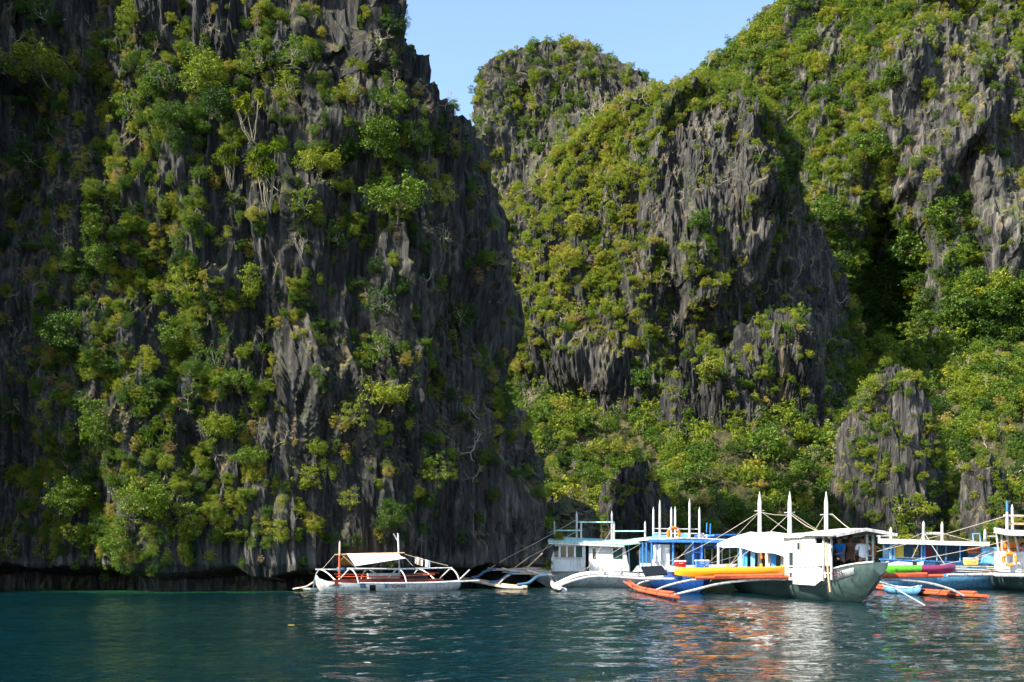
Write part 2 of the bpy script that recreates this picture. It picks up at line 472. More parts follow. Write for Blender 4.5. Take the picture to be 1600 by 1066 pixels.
_fy = np.array([_base[np.abs(_base[:, 0] - x) < 0.5][:, 1].min() if (np.abs(_base[:, 0] - x) < 0.5).any() else 60 for x in _xs])
_d = np.interp(WX, _xs, _fy) - WY
sh = np.where((WX < 4), sstep(3.2, 0.8, _d + 0.8 * fbm(WX / 3, WY / 3, 2, 88)), 0.0)
sa = water.data.attributes.new('shallow', 'FLOAT', 'POINT')
sa.data.foreach_set('value', sh.astype(np.float32).reshape(-1))

# ------------------------------------------------------------------ vegetation
def foliage_material():
    m, n, l, out = new_mat('foliage')
    at = n.new('ShaderNodeAttribute'); at.attribute_type = 'INSTANCER'; at.attribute_name = 'tint'
    tc = n.new('ShaderNodeTexCoord')
    ns = noise_node(n, l, tc.outputs['Object'], 3.0, 3)
    a = n.new('ShaderNodeMath'); a.operation = 'MULTIPLY_ADD'
    l.new(ns.outputs[0], a.inputs[0]); a.inputs[1].default_value = 0.34; l.new(at.outputs['Fac'], a.inputs[2])
    s = n.new('ShaderNodeMath'); s.operation = 'SUBTRACT'; l.new(a.outputs[0], s.inputs[0]); s.inputs[1].default_value = 0.28
    r = ramp(n, [(0.0, (0.009, 0.026, 0.006)), (0.25, (0.024, 0.062, 0.007)), (0.45, (0.072, 0.130, 0.008)), (0.62, (0.175, 0.210, 0.012)),
                 (0.78, (0.270, 0.250, 0.024)), (0.92, (0.27, 0.190, 0.055)), (1.0, (0.25, 0.16, 0.095))])
    gi = n.new('ShaderNodeNewGeometry')
    ri = n.new('ShaderNodeMath'); ri.operation = 'MULTIPLY_ADD'; l.new(gi.outputs['Random Per Island'], ri.inputs[0]); ri.inputs[1].default_value = 0.22
    l.new(s.outputs[0], ri.inputs[2])
    l.new(ri.outputs[0], r.inputs[0])
    d = n.new('ShaderNodeBsdfPrincipled'); l.new(r.outputs[0], d.inputs['Base Color'])
    d.inputs['Roughness'].default_value = 0.55; d.inputs['Specular IOR Level'].default_value = 0.25
    t = n.new('ShaderNodeBsdfTranslucent')
    tcol = mixrgb(n, l, 1.0, r.outputs[0], (1.15, 1.3, 0.6), 'MULTIPLY'); l.new(tcol, t.inputs[0])
    mx = n.new('ShaderNodeMixShader'); mx.inputs[0].default_value = 0.32
    l.new(d.outputs[0], mx.inputs[1]); l.new(t.outputs[0], mx.inputs[2]); l.new(mx.outputs[0], out.inputs[0])
    return m


def plain_material(name, col, rough=0.6, spec=0.3, wear=0.25, scale=6.0, metallic=0.0, bump=0.0, streaks=0.0):
    """A painted, woven or wooden surface with blotches of wear and dirt in it."""
    m, n, l, out = new_mat(name)
    tc = n.new('ShaderNodeTexCoord')
    ns = noise_node(n, l, tc.outputs['Object'], scale, 5, 0.65, 0.4)
    lo = tuple(c * (1 - wear) for c in col); hi = tuple(min(1.0, c * (1 + 0.35 * wear)) for c in col)
    r = ramp(n, [(0.32, lo), (0.55, col), (0.75, hi)])
    l.new(ns.outputs[0], r.inputs[0])
    b = n.new('ShaderNodeBsdfPrincipled')
    cc = r.outputs[0]
    if streaks > 0:      # rain and rust runs down the sides, plank joints
        geo = n.new('ShaderNodeNewGeometry')
        sn = noise_node(n, l, mapping(n, l, geo.outputs['Position'], (9.0, 9.0, 0.9)), 1.0, 5, 0.7, 0.2)
        sr = ramp(n, [(0.50, (1, 1, 1)), (0.66, (1 - streaks, 1 - streaks * 1.1, 1 - streaks * 1.25))]); l.new(sn.outputs[0], sr.inputs[0])
        cc = mixrgb(n, l, 1.0, cc, sr.outputs[0], 'MULTIPLY')
    l.new(cc, b.inputs['Base Color'])
    b.inputs['Roughness'].default_value = rough; b.inputs['Specular IOR Level'].default_value = spec; b.inputs['Metallic'].default_value = metallic
    if bump > 0:
        bp = n.new('ShaderNodeBump'); bp.inputs['Distance'].default_value = bump; l.new(ns.outputs[0], bp.inputs['Height']); l.new(bp.outputs[0], b.inputs['Normal'])
    l.new(b.outputs[0], out.inputs[0])
    return m


LEAF = foliage_material()
BARK = plain_material('bark', (0.16, 0.125, 0.09), 0.9, 0.1, 0.5, 9.0)
PALEBARK = plain_material('pale_bark', (0.33, 0.28, 0.21), 0.9, 0.1, 0.4, 9.0)


def mesh_np(name, V, Fq, mat):
    me = bpy.data.meshes.new(name)
    V = np.ascontiguousarray(V, np.float32); Fq = np.ascontiguousarray(Fq, np.int32)
    k = Fq.shape[1]
    me.vertices.add(len(V)); me.vertices.foreach_set('co', V.reshape(-1))
    me.loops.add(Fq.size); me.loops.foreach_set('vertex_index', Fq.reshape(-1))
    me.polygons.add(len(Fq)); me.polygons.foreach_set('loop_start', np.arange(0, Fq.size, k, dtype=np.int32)); me.polygons.foreach_set('loop_total', np.full(len(Fq), k, np.int32))
    me.update(calc_edges=True); me.materials.append(mat)
    return me


def unit(v):
    return v / (np.linalg.norm(v, axis=-1, keepdims=True) + 1e-9)


def leaves_at(C, Nrm, size, rng, aspect=0.55):
    n_ = len(C)
    a = unit(np.cross(Nrm, rng.normal(size=(n_, 3))))
    b = unit(np.cross(Nrm, a))
    L_ = (size * rng.uniform(0.6, 1.35, n_))[:, None]
    fold = Nrm * L_ * 0.18
    V = np.stack([C - a * L_, C + b * L_ * aspect + fold, C + a * L_, C - b * L_ * aspect + fold], 1).reshape(-1, 3)
    return V, np.arange(4 * n_).reshape(-1, 4)


def crown_mesh(name, kind, seed, n_clump, per, leaf):
    """Leaf clumps through the volume of a crown of about unit radius; returns the mesh and the clump centres."""
    rng = np.random.default_rng(seed)
    D = unit(rng.normal(size=(n_clump, 3)))
    rad = rng.uniform(0.25, 1.0, n_clump) ** 0.45
    if kind == 'round': C = D * rad[:, None] * np.array([0.78, 0.72, 0.70]); cr = rng.uniform(0.10, 0.30, n_clump)
    elif kind == 'flat':
        C = D * rad[:, None] * np.array([0.88, 0.75, 0.34]); C[:, 2] += 0.20 - 0.35 * (C[:, 0] ** 2 + C[:, 1] ** 2); cr = rng.uniform(0.09, 0.24, n_clump)
    elif kind == 'airy': C = D * rad[:, None] * np.array([0.85, 0.7, 0.8]); cr = rng.uniform(0.07, 0.20, n_clump)
    elif kind == 'drape':
        C = D * rad[:, None] * np.array([0.55, 0.45, 0.95]); C[:, 2] -= 0.3; cr = rng.uniform(0.09, 0.24, n_clump)
    else: C = D * rad[:, None] * np.array([0.8, 0.7, 0.55]); cr = rng.uniform(0.18, 0.33, n_clump)
    C = C * (1 + rng.uniform(-0.15, 0.35, n_clump) ** 1)[:, None] + rng.normal(scale=0.07, size=C.shape)
    cid = np.repeat(np.arange(n_clump), per)
    dd = unit(rng.normal(size=(len(cid), 3)) + np.array([0, 0, 0.25]))
    sq = np.array([1.15, 1.1, 0.72])
    P = C[cid] + dd * (cr[cid] * rng.uniform(0.35, 1.0, len(cid)) ** 0.5)[:, None] * sq
    Nn = unit(dd + 0.55 * rng.normal(size=dd.shape) + np.array([0, 0, 0.35]))
    loose = rng.random(len(P)) < 0.12
    P[loose] += rng.normal(scale=0.13, size=(loose.sum(), 3))
    V, Fq = leaves_at(P, Nn, leaf, rng)
    return mesh_np(name, V, Fq, LEAF), C


def tube_np(paths, seg=5):
    """paths: list of (points, radii) -> verts, quads"""
    Vs, Fs, off = [], [], 0
    for pts, rad in paths:
        pts = np.asarray(pts, float); m_ = len(pts)
        tg = unit(np.gradient(pts, axis=0))
        up = np.array([0.31, 0.17, 0.93]); a = unit(np.cross(tg, up)); b = np.cross(tg, a)
        th = np.linspace(0, 2 * np.pi, seg, endpoint=False)
        ring = pts[:, None, :] + np.asarray(rad)[:, None, None] * (np.cos(th)[None, :, None] * a[:, None, :] + np.sin(th)[None, :, None] * b[:, None, :])
        Vs.append(ring.reshape(-1, 3))
        i = np.arange(m_ * seg).reshape(m_, seg)
        q = np.stack([i[:-1], np.roll(i[:-1], -1, 1), np.roll(i[1:], -1, 1), i[1:]], -1).reshape(-1, 4) + off
        Fs.append(q); off += m_ * seg
    return np.concatenate(Vs), np.concatenate(Fs)


def limb(p0, p1, r0, r1, rng, bend=0.12, n_=5, sag=0.0):
    p0 = np.asarray(p0, float); p1 = np.asarray(p1, float)
    t = np.linspace(0, 1, n_)[:, None]
    ln = np.linalg.norm(p1 - p0)
    off = rng.normal(scale=bend * ln, size=3)
    return (p0 + (p1 - p0) * t + np.sin(t * np.pi) * off + np.array([0, 0, sag]) * np.sin(t * np.pi), np.linspace(r0, r1, n_))


OUT = np.array([0.0, -0.50, 0.50])       # crown centre of a cliff tree from its root, in crown radii


def tree_kind(kind, seed, n_clump, per, leaf, bark=None, root=None):
    """Unit tree rooted at the origin: (crown mesh, trunk mesh)."""
    rng = np.random.default_rng(seed + 500)
    me, C = crown_mesh(kind + '_crown', kind, seed, n_clump, per, leaf)
    o = OUT if root is None else np.asarray(root)
    co = np.empty(len(me.vertices) * 3, np.float32); me.vertices.foreach_get('co', co)
    me.vertices.foreach_set('co', (co.reshape(-1, 3) + o).astype(np.float32).reshape(-1)); me.update()
    fork = o * 0.55
    paths = [limb((0, 0.12, -0.05), fork, 0.040, 0.028, rng, 0.1)]
    order = np.argsort(rng.random(len(C)))[:9]
    for j in order:
        paths.append(limb(fork, C[j] + o, 0.018, 0.006, rng, 0.14))
    V, Fq = tube_np(paths)
    return me, mesh_np(kind + '_trunk', V, Fq, bark or BARK)


def rosette_kind(seed, stems=6, spread=0.55, h=1.5):
    rng = np.random.default_rng(seed)
    paths, tips = [], []
    for i in range(stems):
        a = rng.uniform(-1, 1); b = rng.uniform(0.2, 1)
        base = np.array([rng.normal(scale=0.05), 0.05, 0.0])
        mid = np.array([a * spread * 0.8, -0.25 * b - 0.1, h * rng.uniform(0.25, 0.4)])
        tip = np.array([a * spread * rng.uniform(0.8, 1.4), -0.45 * b, h * rng.uniform(0.6, 1.05)])
        t = np.linspace(0, 1, 8)[:, None]
        pts = (1 - t) ** 2 * base + 2 * t * (1 - t) * mid + t ** 2 * tip + rng.normal(scale=0.012, size=(8, 3))
        paths.append((pts, np.linspace(0.017, 0.010, 8))); tips.append(tip)
        if rng.random() < 0.6:
            j = 4; t2 = pts[j] + np.array([rng.normal(scale=0.25), -0.1, rng.uniform(0.25, 0.5)])
            paths.append(limb(pts[j], t2, 0.011, 0.008, rng, 0.1)); tips.append(t2)
    V, Fq = tube_np(paths)
    tr = mesh_np('rosette_trunk', V, Fq, PALEBARK)
    VV, FF, off = [], [], 0
    for tp in tips:
        n_ = 60
        dv = unit(rng.normal(size=(n_, 3)) + np.array([0, 0, 0.55]))
        ln = rng.uniform(0.16, 0.27, n_)[:, None]
        sd = unit(np.cross(dv, np.array([0.1, 0.2, 1.0]))) * 0.022
        p0 = tp + dv * 0.02; p1 = tp + dv * ln * 0.6 + np.array([0, 0, 0.03]); p2 = tp + dv * ln + np.array([0, 0, -0.03])
        V1 = np.stack([p0, p1 - sd, p2, p1 + sd], 1).reshape(-1, 3)
        VV.append(V1); FF.append(np.arange(4 * n_).reshape(-1, 4) + off); off += 4 * n_
    return mesh_np('rosette_crown', np.concatenate(VV), np.concatenate(FF), LEAF), tr


def dead_kind(seed):
    rng = np.random.default_rng(seed)
    paths = []
    def grow(p, d, ln, r, depth):
        q = p + d * ln
        paths.append(limb(p, q, r, r * 0.65, rng, 0.08, 4))
        if depth == 0: return
        for _ in range(rng.integers(2, 4)):
            grow(q, unit(d + rng.normal(scale=0.55, size=3)), ln * rng.uniform(0.55, 0.85), r * 0.62, depth - 1)
    grow(np.array([0, 0.1, 0.0]), unit(np.array([rng.normal(scale=0.4), -0.6, 0.7])), 0.55, 0.035, 4)
    V, Fq = tube_np(paths, 4)
    return mesh_np('bare_branches', V, Fq, PALEBARK)


FINE = {  # near kinds: many small leaves
    'round': [tree_kind('round', 10 + i, 88, 60, 0.037) for i in range(4)],
    'flat': [tree_kind('flat', 20 + i, 66, 60, 0.036) for i in range(3)],
    'airy': [tree_kind('airy', 30 + i, 60, 46, 0.039, PALEBARK) for i in range(4)],
    'drape': [tree_kind('drape', 40 + i, 60, 54, 0.038) for i in range(2)],
    'rosette': [rosette_kind(50 + i) for i in range(3)],
}
COARSE = {  # kinds for the slopes farther off
    'round': [tree_kind('round', 110 + i, 50, 30, 0.062) for i in range(4)],
    'flat': [tree_kind('flat', 120 + i, 42, 30, 0.060) for i in range(2)],
    'airy': [tree_kind('airy', 130 + i, 38, 26, 0.064, PALEBARK) for i in range(3)],
    'tall': [tree_kind('round', 140 + i, 36, 34, 0.075, PALEBARK, (0.0, -0.15, 1.55)) for i in range(2)],
}
DEAD = [dead_kind(60 + i) for i in range(3)]
N_TREES = 0


def looks(rpx, tint, kind):
    a = 'tiny' if rpx < 13 else ('small' if rpx < 18 else 'medium')
    b = 'dark green' if tint < 0.33 else ('green' if tint < 0.46 else ('yellow green' if tint < 0.6 else 'dry yellowish'))
    return a + ' ' + b + ' ' + {'round': 'round', 'flat': 'flat topped', 'airy': 'loose', 'drape': 'drooping', 'tall': 'tall'}[kind]


def surface_at(key, px, py, tol=5.0):
    S = SURF[key]
    d2 = (S['px'] - px) ** 2 + (S['py'] - py) ** 2
    c = np.where(d2 < tol * tol)[0]
    if len(c) == 0: c = np.argsort(d2)[:8]
    i = c[np.argmin(S['P'][c, 1])]
    return S['P'][i], S['N'][i]


def add_tree(name, P, N, rad, pair, tint, label, cat, group=None, rz=None, sc=(1, 1, 1)):
    """One tree: an Empty at the root with its trunk and crown."""
    global N_TREES
    N_TREES += 1
    crown_me, trunk_me = pair
    e = bpy.data.objects.new(name, None); COL.objects.link(e)
    e.location = (float(P[0]), float(P[1]), float(P[2]))
    if rz is None:
        rz = math.atan2(N[0], -N[1]); rz = max(-0.9, min(0.9, rz)) + random.uniform(-0.35, 0.35)
    e.rotation_euler = (0, 0, rz)
    e.scale = (rad * sc[0], rad * sc[1], rad * sc[2])
    e.empty_display_size = 0.2
    tag(e, label, cat, group)
    for nm, me in (('trunk', trunk_me), ('crown', crown_me)):
        if me is None: continue
        o = bpy.data.objects.new(nm, me); COL.objects.link(o); o.parent = e
        o['tint'] = float(tint)
    return e


def hand_tree(key, px, py, rpx, kind, tint, name, label, cat='tree', group=None, bank=None, sc=(1, 1, 1)):
    bank = bank or FINE
    v = bank[kind][random.randrange(len(bank[kind]))]
    S = SURF[key]
    # the crown centre shows at (px, py): root it lower on the rock
    low = {'rosette': 0.75, 'tall': 1.5}.get(kind, 0.5)
    P, N = surface_at(key, px, py + low * rpx * sc[2])
    rad = 0.86 * rpx * P[1] / F
    return add_tree(name, P, N, rad * (1.15 if kind == 'rosette' else 1.0), v, tint, label, cat, group, sc=sc)


# trees one can point out on the near cliff: (x, y, radius in photo pixels, kind, tint, name, label)
LEFT_TREES = [
    (75, 108, 60, 'flat', 0.56, 'spreading_tree', 'broad olive spreading tree near the top left corner'),
    (68, 28, 34, 'airy', 0.40, 'cliff_tree', 'loose leafy tree at the very top of the shaded left part'),
    (205, 22, 30, 'drape', 0.55, 'cliff_tree', 'yellowish tree hanging at the top edge left of bare grey rock'),
    (240, 130, 42, 'round', 0.36, 'cliff_tree', 'dense green tree left in the large upper clump'),
    (305, 112, 46, 'round', 0.56, 'cliff_tree', 'yellow green tree at the crown of the large upper clump'),
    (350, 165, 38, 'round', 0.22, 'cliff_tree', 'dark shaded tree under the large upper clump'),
    (205, 172, 36, 'airy', 0.42, 'cliff_tree', 'loose tree at the lower left of the large upper clump'),
    (262, 185, 34, 'round', 0.34, 'cliff_tree', 'round green tree below the large upper clump'),
    (412, 100, 40, 'airy', 0.50, 'cliff_tree', 'airy light green tree right of the large upper clump'),
    (455, 78, 32, 'airy', 0.48, 'cliff_tree', 'highest loose tree above the spiky stemmed plants'),
    (448, 138, 32, 'airy', 0.58, 'cliff_tree', 'bright leafed tree on pale stems below the highest loose tree'),
    (552, 140, 26, 'airy', 0.66, 'cliff_tree', 'lone vivid yellow green tree on the bare upper rock'),
    (612, 158, 34, 'airy', 0.44, 'cliff_tree', 'thin green tree right of the lone vivid tree'),
    (590, 222, 46, 'round', 0.42, 'cliff_tree', 'bushy green tree below the upper right ledge'),
    (645, 215, 32, 'airy', 0.48, 'cliff_tree', 'loose tree beside the stepped right edge of the cliff'),
    (495, 255, 44, 'flat', 0.64, 'spreading_tree', 'pale olive umbrella shaped tree in mid cliff'),
    (530, 292, 30, 'flat', 0.60, 'spreading_tree', 'small flat tree just under the olive umbrella tree'),
    (622, 312, 62, 'flat', 0.46, 'spreading_tree', 'widest flat topped green tree high on the right face'),
    (690, 305, 26, 'airy', 0.68, 'cliff_tree', 'yellowish shrub tree right of the widest flat tree'),
    (365, 262, 42, 'rosette', 0.52, 'rosette_plant', 'spiky headed plant on two thin bare stems'),
    (425, 285, 62, 'rosette', 0.50, 'rosette_plant', 'largest spiky headed plant with many curved pale stems'),
    (392, 190, 50, 'rosette', 0.60, 'rosette_plant', 'spiky headed plant with forked pale stems above the others'),
    (480, 318, 34, 'airy', 0.52, 'cliff_tree', 'thin tree between the large spiky plant and flat tree'),
    (530, 372, 26, 'airy', 0.38, 'cliff_tree', 'small green tree under the olive umbrella trees'),
    (160, 335, 34, 'drape', 0.44, 'hanging_shrub', 'drooping grey green shrub on the left face'),
    (155, 402, 34, 'round', 0.42, 'cliff_tree', 'round bright shrub below the drooping grey green one'),
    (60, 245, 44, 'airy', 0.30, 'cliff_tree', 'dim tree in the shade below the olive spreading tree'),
    (300, 445, 40, 'airy', 0.60, 'cliff_tree', 'yellow tinged tree at the middle of the left face'),
    (385, 430, 34, 'drape', 0.58, 'hanging_shrub', 'dry toned shrub hanging beside pale fluted rock'),
    (270, 520, 38, 'round', 0.42, 'cliff_tree', 'green tree in the middle of the lit left face'),
    (120, 515, 46, 'round', 0.36, 'cliff_tree', 'broad dark green tree at the shade border on the left'),
    (375, 598, 40, 'flat', 0.44, 'spreading_tree', 'rounded green tree on the lower middle face'),
    (408, 612, 26, 'drape', 0.52, 'hanging_shrub', 'light green shrub drooping right of the rounded green tree'),
    (335, 560, 36, 'airy', 0.36, 'cliff_tree', 'thin blue green tree above the rounded green tree'),
    (598, 545, 34, 'airy', 0.46, 'cliff_tree', 'glossy leafed tree alone on the dark right face'),
    (595, 622, 48, 'flat', 0.62, 'spreading_tree', 'layered tree with bare fork below the glossy leafed tree'),
    (560, 648, 30, 'airy', 0.62, 'cliff_tree', 'thin yellowish tree left of the layered forked tree'),
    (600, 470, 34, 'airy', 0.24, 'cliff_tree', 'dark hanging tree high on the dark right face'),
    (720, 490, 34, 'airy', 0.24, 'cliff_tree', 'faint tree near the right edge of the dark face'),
    (782, 605, 30, 'drape', 0.30, 'hanging_shrub', 'vine like shrub hanging at the right cliff edge'),
    (218, 785, 54, 'round', 0.50, 'cliff_tree', 'big pale green tree low above the waterline'),
    (205, 830, 40, 'drape', 0.46, 'hanging_shrub', 'pale shrub trailing below the big low tree'),
    (110, 775, 42, 'round', 0.48, 'cliff_tree', 'mid green tree left of the big pale tree'),
    (310, 800, 40, 'drape', 0.52, 'hanging_shrub', 'yellow green shrub right of the big pale tree'),
    (495, 698, 20, 'round', 0.54, 'cliff_tree', 'small vivid tree on the ridge above the awning boat'),
    (480, 740, 28, 'airy', 0.62, 'cliff_tree', 'thin yellowish shrub under the small vivid tree'),
    (440, 822, 24, 'drape', 0.64, 'hanging_shrub', 'small yellow shrub just above the pale shore rock'),
    (605, 805, 32, 'round', 0.34, 'cliff_tree', 'dark green bush above the awning boat'),
    (685, 728, 36, 'airy', 0.50, 'cliff_tree', 'open crowned tree low on the dark face'),
    (545, 775, 22, 'airy', 0.60, 'cliff_tree', 'small dry shrub upper left of the awning boat'),
    (400, 712, 38, 'flat', 0.46, 'spreading_tree', 'flat tree over the fluted rock in the lower middle'),
    (340, 668, 34, 'round', 0.56, 'cliff_tree', 'mossy yellow tree in the lower middle face'),
    (245, 690, 36, 'rosette', 0.42, 'rosette_plant', 'palm like green plant above the big pale tree'),
    (160, 640, 46, 'drape', 0.44, 'hanging_shrub', 'long trailing shrub in the lower left face'),
    (612, 48, 26, 'round', 0.18, 'cliff_tree', 'dark bush on the skyline ledge of the left cliff'),
    (20, 640, 30, 'airy', 0.30, 'cliff_tree', 'small lit tree at the left border'),
    (15, 850, 28, 'airy', 0.50, 'cliff_tree', 'light shrub at the lower left corner of the cliff'),
]
for (x, y, r, kd, ti, nm, lb) in LEFT_TREES:
    hand_tree('left', x, y, r, kd, ti, nm, lb, 'plant' if kd == 'rosette' else ('shrub' if nm == 'hanging_shrub' else 'tree'))
for i, (x, y, r, lb) in enumerate([(480, 420, 40, 'bare grey branches on the fluted rock in mid cliff'), (745, 720, 42, 'bare forked branch on the dark right face'),
                                   (700, 385, 34, 'leafless twigs below the yellowish shrub on the right'), (490, 560, 30, 'dry twigs above the lower middle flutes'),
                                   (700, 180, 26, 'thin bare twigs against the sky on the stepped edge'), (300, 650, 34, 'pale dry branches in the lower left scrub')]):
    P, N = surface_at('left', x, y)
    add_tree('bare_shrub', P, N, r * P[1] / F * 0.8, (None, DEAD[i % 3]), 0.9, lb, 'shrub')

# shrubs nobody can tell apart, each still its own: patches (x, y, rx, ry, how many, tint, radius)
PATCH = [(60, 190, 60, 40, 7, .30, 22, 'below the broad olive tree at top left'), (185, 120, 40, 60, 4, .35, 18, 'beside the large upper tree clump'), (330, 210, 60, 40, 6, .35, 20, 'under the large upper tree clump'), (180, 300, 45, 50, 7, .46, 18, 'above the drooping grey green shrub'), (60, 330, 60, 60, 6, .24, 18, 'in the deep shade of the upper left'),
         (210, 370, 40, 40, 5, .45, 18, 'right of the round bright shrub'), (300, 320, 60, 45, 6, .50, 16, 'left of the spiky stemmed plants'), (340, 380, 60, 40, 5, .5, 14, 'under the spiky stemmed plants'), (110, 590, 60, 50, 7, .36, 20, 'below the broad dark tree at the shade border'), (200, 600, 50, 60, 8, .42, 20, 'at the middle of the lower left face'),
         (280, 590, 50, 50, 8, .42, 20, 'under the green tree of the lit face'), (330, 480, 50, 50, 6, .52, 17, 'right of the yellow tinged tree'), (250, 440, 40, 40, 4, .55, 15, 'left of the yellow tinged tree'), (200, 720, 60, 40, 8, .40, 20, 'left of the palm like plant'), (290, 740, 60, 40, 8, .46, 20, 'right of the palm like plant'), (370, 770, 40, 50, 5, .50, 18, 'under the flat tree of the lower middle'),
         (120, 700, 60, 40, 6, .38, 20, 'left of the long trailing shrub'), (130, 840, 60, 35, 7, .42, 19, 'around the foot of the mid green low tree'), (50, 770, 40, 60, 5, .40, 18, 'near the left border low down'), (270, 850, 60, 35, 7, .46, 18, 'below the yellow green low shrub'), (360, 850, 40, 30, 4, .52, 14, 'just above the waterline flutes'), (500, 770, 40, 50, 3, .6, 13, 'beneath the thin yellowish ridge shrub'),
         (640, 690, 50, 60, 4, .34, 16, 'below the layered forked tree'), (700, 640, 60, 60, 3, .28, 14, 'right of the layered forked tree'), (760, 640, 40, 100, 4, .28, 14, 'along the right cliff edge'), (520, 170, 60, 40, 4, .36, 16, 'left of the lone vivid tree'), (455, 330, 50, 40, 4, .5, 15, 'right of the largest spiky plant'), (560, 260, 40, 60, 4, .3, 18, 'below the bushy upper right tree'),
         (640, 250, 60, 40, 4, .4, 16, 'beside the loose tree on the stepped edge'), (600, 420, 50, 60, 3, .26, 16, 'near the dark hanging tree'), (660, 560, 60, 60, 3, .28, 13, 'right of the glossy leafed tree'), (560, 845, 60, 26, 4, .22, 10, 'behind the awning boat'), (440, 230, 40, 50, 4, .4, 15, 'left of the olive umbrella tree'), (110, 450, 50, 50, 4, .3, 18, 'above the broad dark tree at the shade border')]
for (cx, cy, rx, ry, cnt, ti, rp, where) in PATCH:
    for _ in range(cnt):
        a = random.uniform(0, 6.28); q = math.sqrt(random.random())
        x, y = cx + rx * q * math.cos(a), cy + ry * q * math.sin(a)
        kd = random.choice(['round', 'round', 'airy', 'drape', 'flat'])
        rs = rp * random.uniform(0.6, 1.2); tn = min(0.95, max(0.1, random.gauss(ti, 0.09)))
        hand_tree('left', max(2, x), y, rs, kd, tn, 'cliff_shrub', looks(rs, tn, kd) + ' shrub ' + where, 'shrub',
                  'shrubs scattered over the near left cliff')

# trees of the slopes farther back
BACK_TREES = [
    ('mid', 1005, 592, 26, 'round', 0.34, 'dark green round tree standing out on pale fluted rock'),
    ('mid', 1240, 495, 30, 'airy', 0.46, 'loose tree on the shaded shoulder above the dark crag'),
    ('mid', 1090, 345, 24, 'round', 0.36, 'green tree in a cleft of the grey rock face'),
    ('mid', 850, 655, 34, 'round', 0.48, 'vivid green tree right beside the dark left cliff edge'),
    ('mid', 905, 700, 26, 'round', 0.30, 'dark conical tree on the lower left slope of the massif'),
    ('crag', 1120, 572, 30, 'flat', 0.64, 'bright yellow green tree atop the blade edged crag'),
    ('right', 1240, 240, 34, 'round', 0.32, 'round dark tree right of the massif summit'),
    ('right', 1235, 300, 30, 'round', 0.34, 'second round tree under the one by the massif summit'),
    ('right', 1275, 330, 36, 'round', 0.40, 'full crowned tree in the cleft beside the massif'),
    ('right', 1440, 390, 46, 'round', 0.34, 'largest dark crown in the wooded valley'),
    ('right', 1470, 335, 36, 'round', 0.42, 'vivid crown at the top of the wooded valley'),
    ('right', 1500, 470, 40, 'tall', 0.34, 'tall tree with bare pale trunk on the right slope'),
    ('right', 1545, 480, 34, 'round', 0.38, 'full crown right of the tall bare trunked tree'),
    ('right', 1530, 600, 42, 'flat', 0.36, 'layered bright tree in the lower right valley'),
    ('right', 1585, 590, 38, 'round', 0.38, 'round tree at the right border in mid height'),
    ('right', 1585, 720, 44, 'round', 0.34, 'large crown at the right border above the small pinnacle'),
    ('right', 1520, 660, 36, 'round', 0.36, 'dense crown above the small sharp pinnacle'),
    ('right', 1480, 530, 34, 'airy', 0.62, 'brownish open tree at the edge of the dark valley'),
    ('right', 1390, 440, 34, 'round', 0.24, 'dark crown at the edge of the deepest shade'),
    ('right', 1350, 230, 34, 'round', 0.42, 'rounded tree high on the left flank of the tall mountain'),
    ('right', 1400, 120, 26, 'round', 0.42, 'small tree high beside the grey fluted wall'),
    ('pin', 1365, 602, 24, 'round', 0.56, 'yellow green bush crowning the pointed pinnacle'),
    ('pin', 1400, 790, 22, 'airy', 0.52, 'light shrub at the foot of the pointed pinnacle'),
    ('pin', 1440, 800, 24, 'flat', 0.60, 'bright small tree leaning out near the pinnacle foot'),
    ('slope', 1180, 690, 40, 'round', 0.44, 'big green tree in the middle of the lower slope'),
    ('slope', 1090, 735, 36, 'round', 0.42, 'full green tree left on the lower slope'),
    ('slope', 1235, 755, 36, 'round', 0.46, 'leafy tree above the white canopy boat'),
    ('slope', 1290, 690, 40, 'airy', 0.52, 'open crowned tree left of the pointed pinnacle'),
    ('slope', 1130, 790, 34, 'round', 0.40, 'dark leafy tree behind the blue boat masts'),
    ('slope', 1045, 800, 32, 'round', 0.50, 'bushy tree behind the orange lifebuoy'),
    ('slope', 935, 800, 34, 'round', 0.60, 'yellowish bush behind the green roofed boat'),
    ('slope', 880, 770, 34, 'airy', 0.74, 'dry orange shrub at the foot of the dark left cliff'),
    ('slope', 1330, 740, 36, 'airy', 0.48, 'loose tree close to the left side of the pinnacle'),
    ('slope', 1180, 810, 34, 'round', 0.44, 'leafy bush right behind the leftmost thick white mast'),
]
for (key, x, y, r, kd, ti, lb) in BACK_TREES:
    hand_tree(key, x, y, r, kd, ti, 'hillside_tree', lb, 'tree', None, COARSE)


# ------------------------------------------------------------------ scrub too dense to count: points instanced with the crowns of the trees above
PROTO = []
for kd in ('round', 'airy', 'flat'):
    for cme, _t in COARSE[kd]:
        for o in COL.objects:
            if o.type == 'MESH' and o.data == cme and o.parent is not None:
                PROTO.append(o); break
FPROTO = []
for kd in ('round', 'airy', 'drape'):
    for cme, _t in FINE[kd][:3]:
        for o in COL.objects:
            if o.type == 'MESH' and o.data == cme and o.parent is not None:
                FPROTO.append(o); break


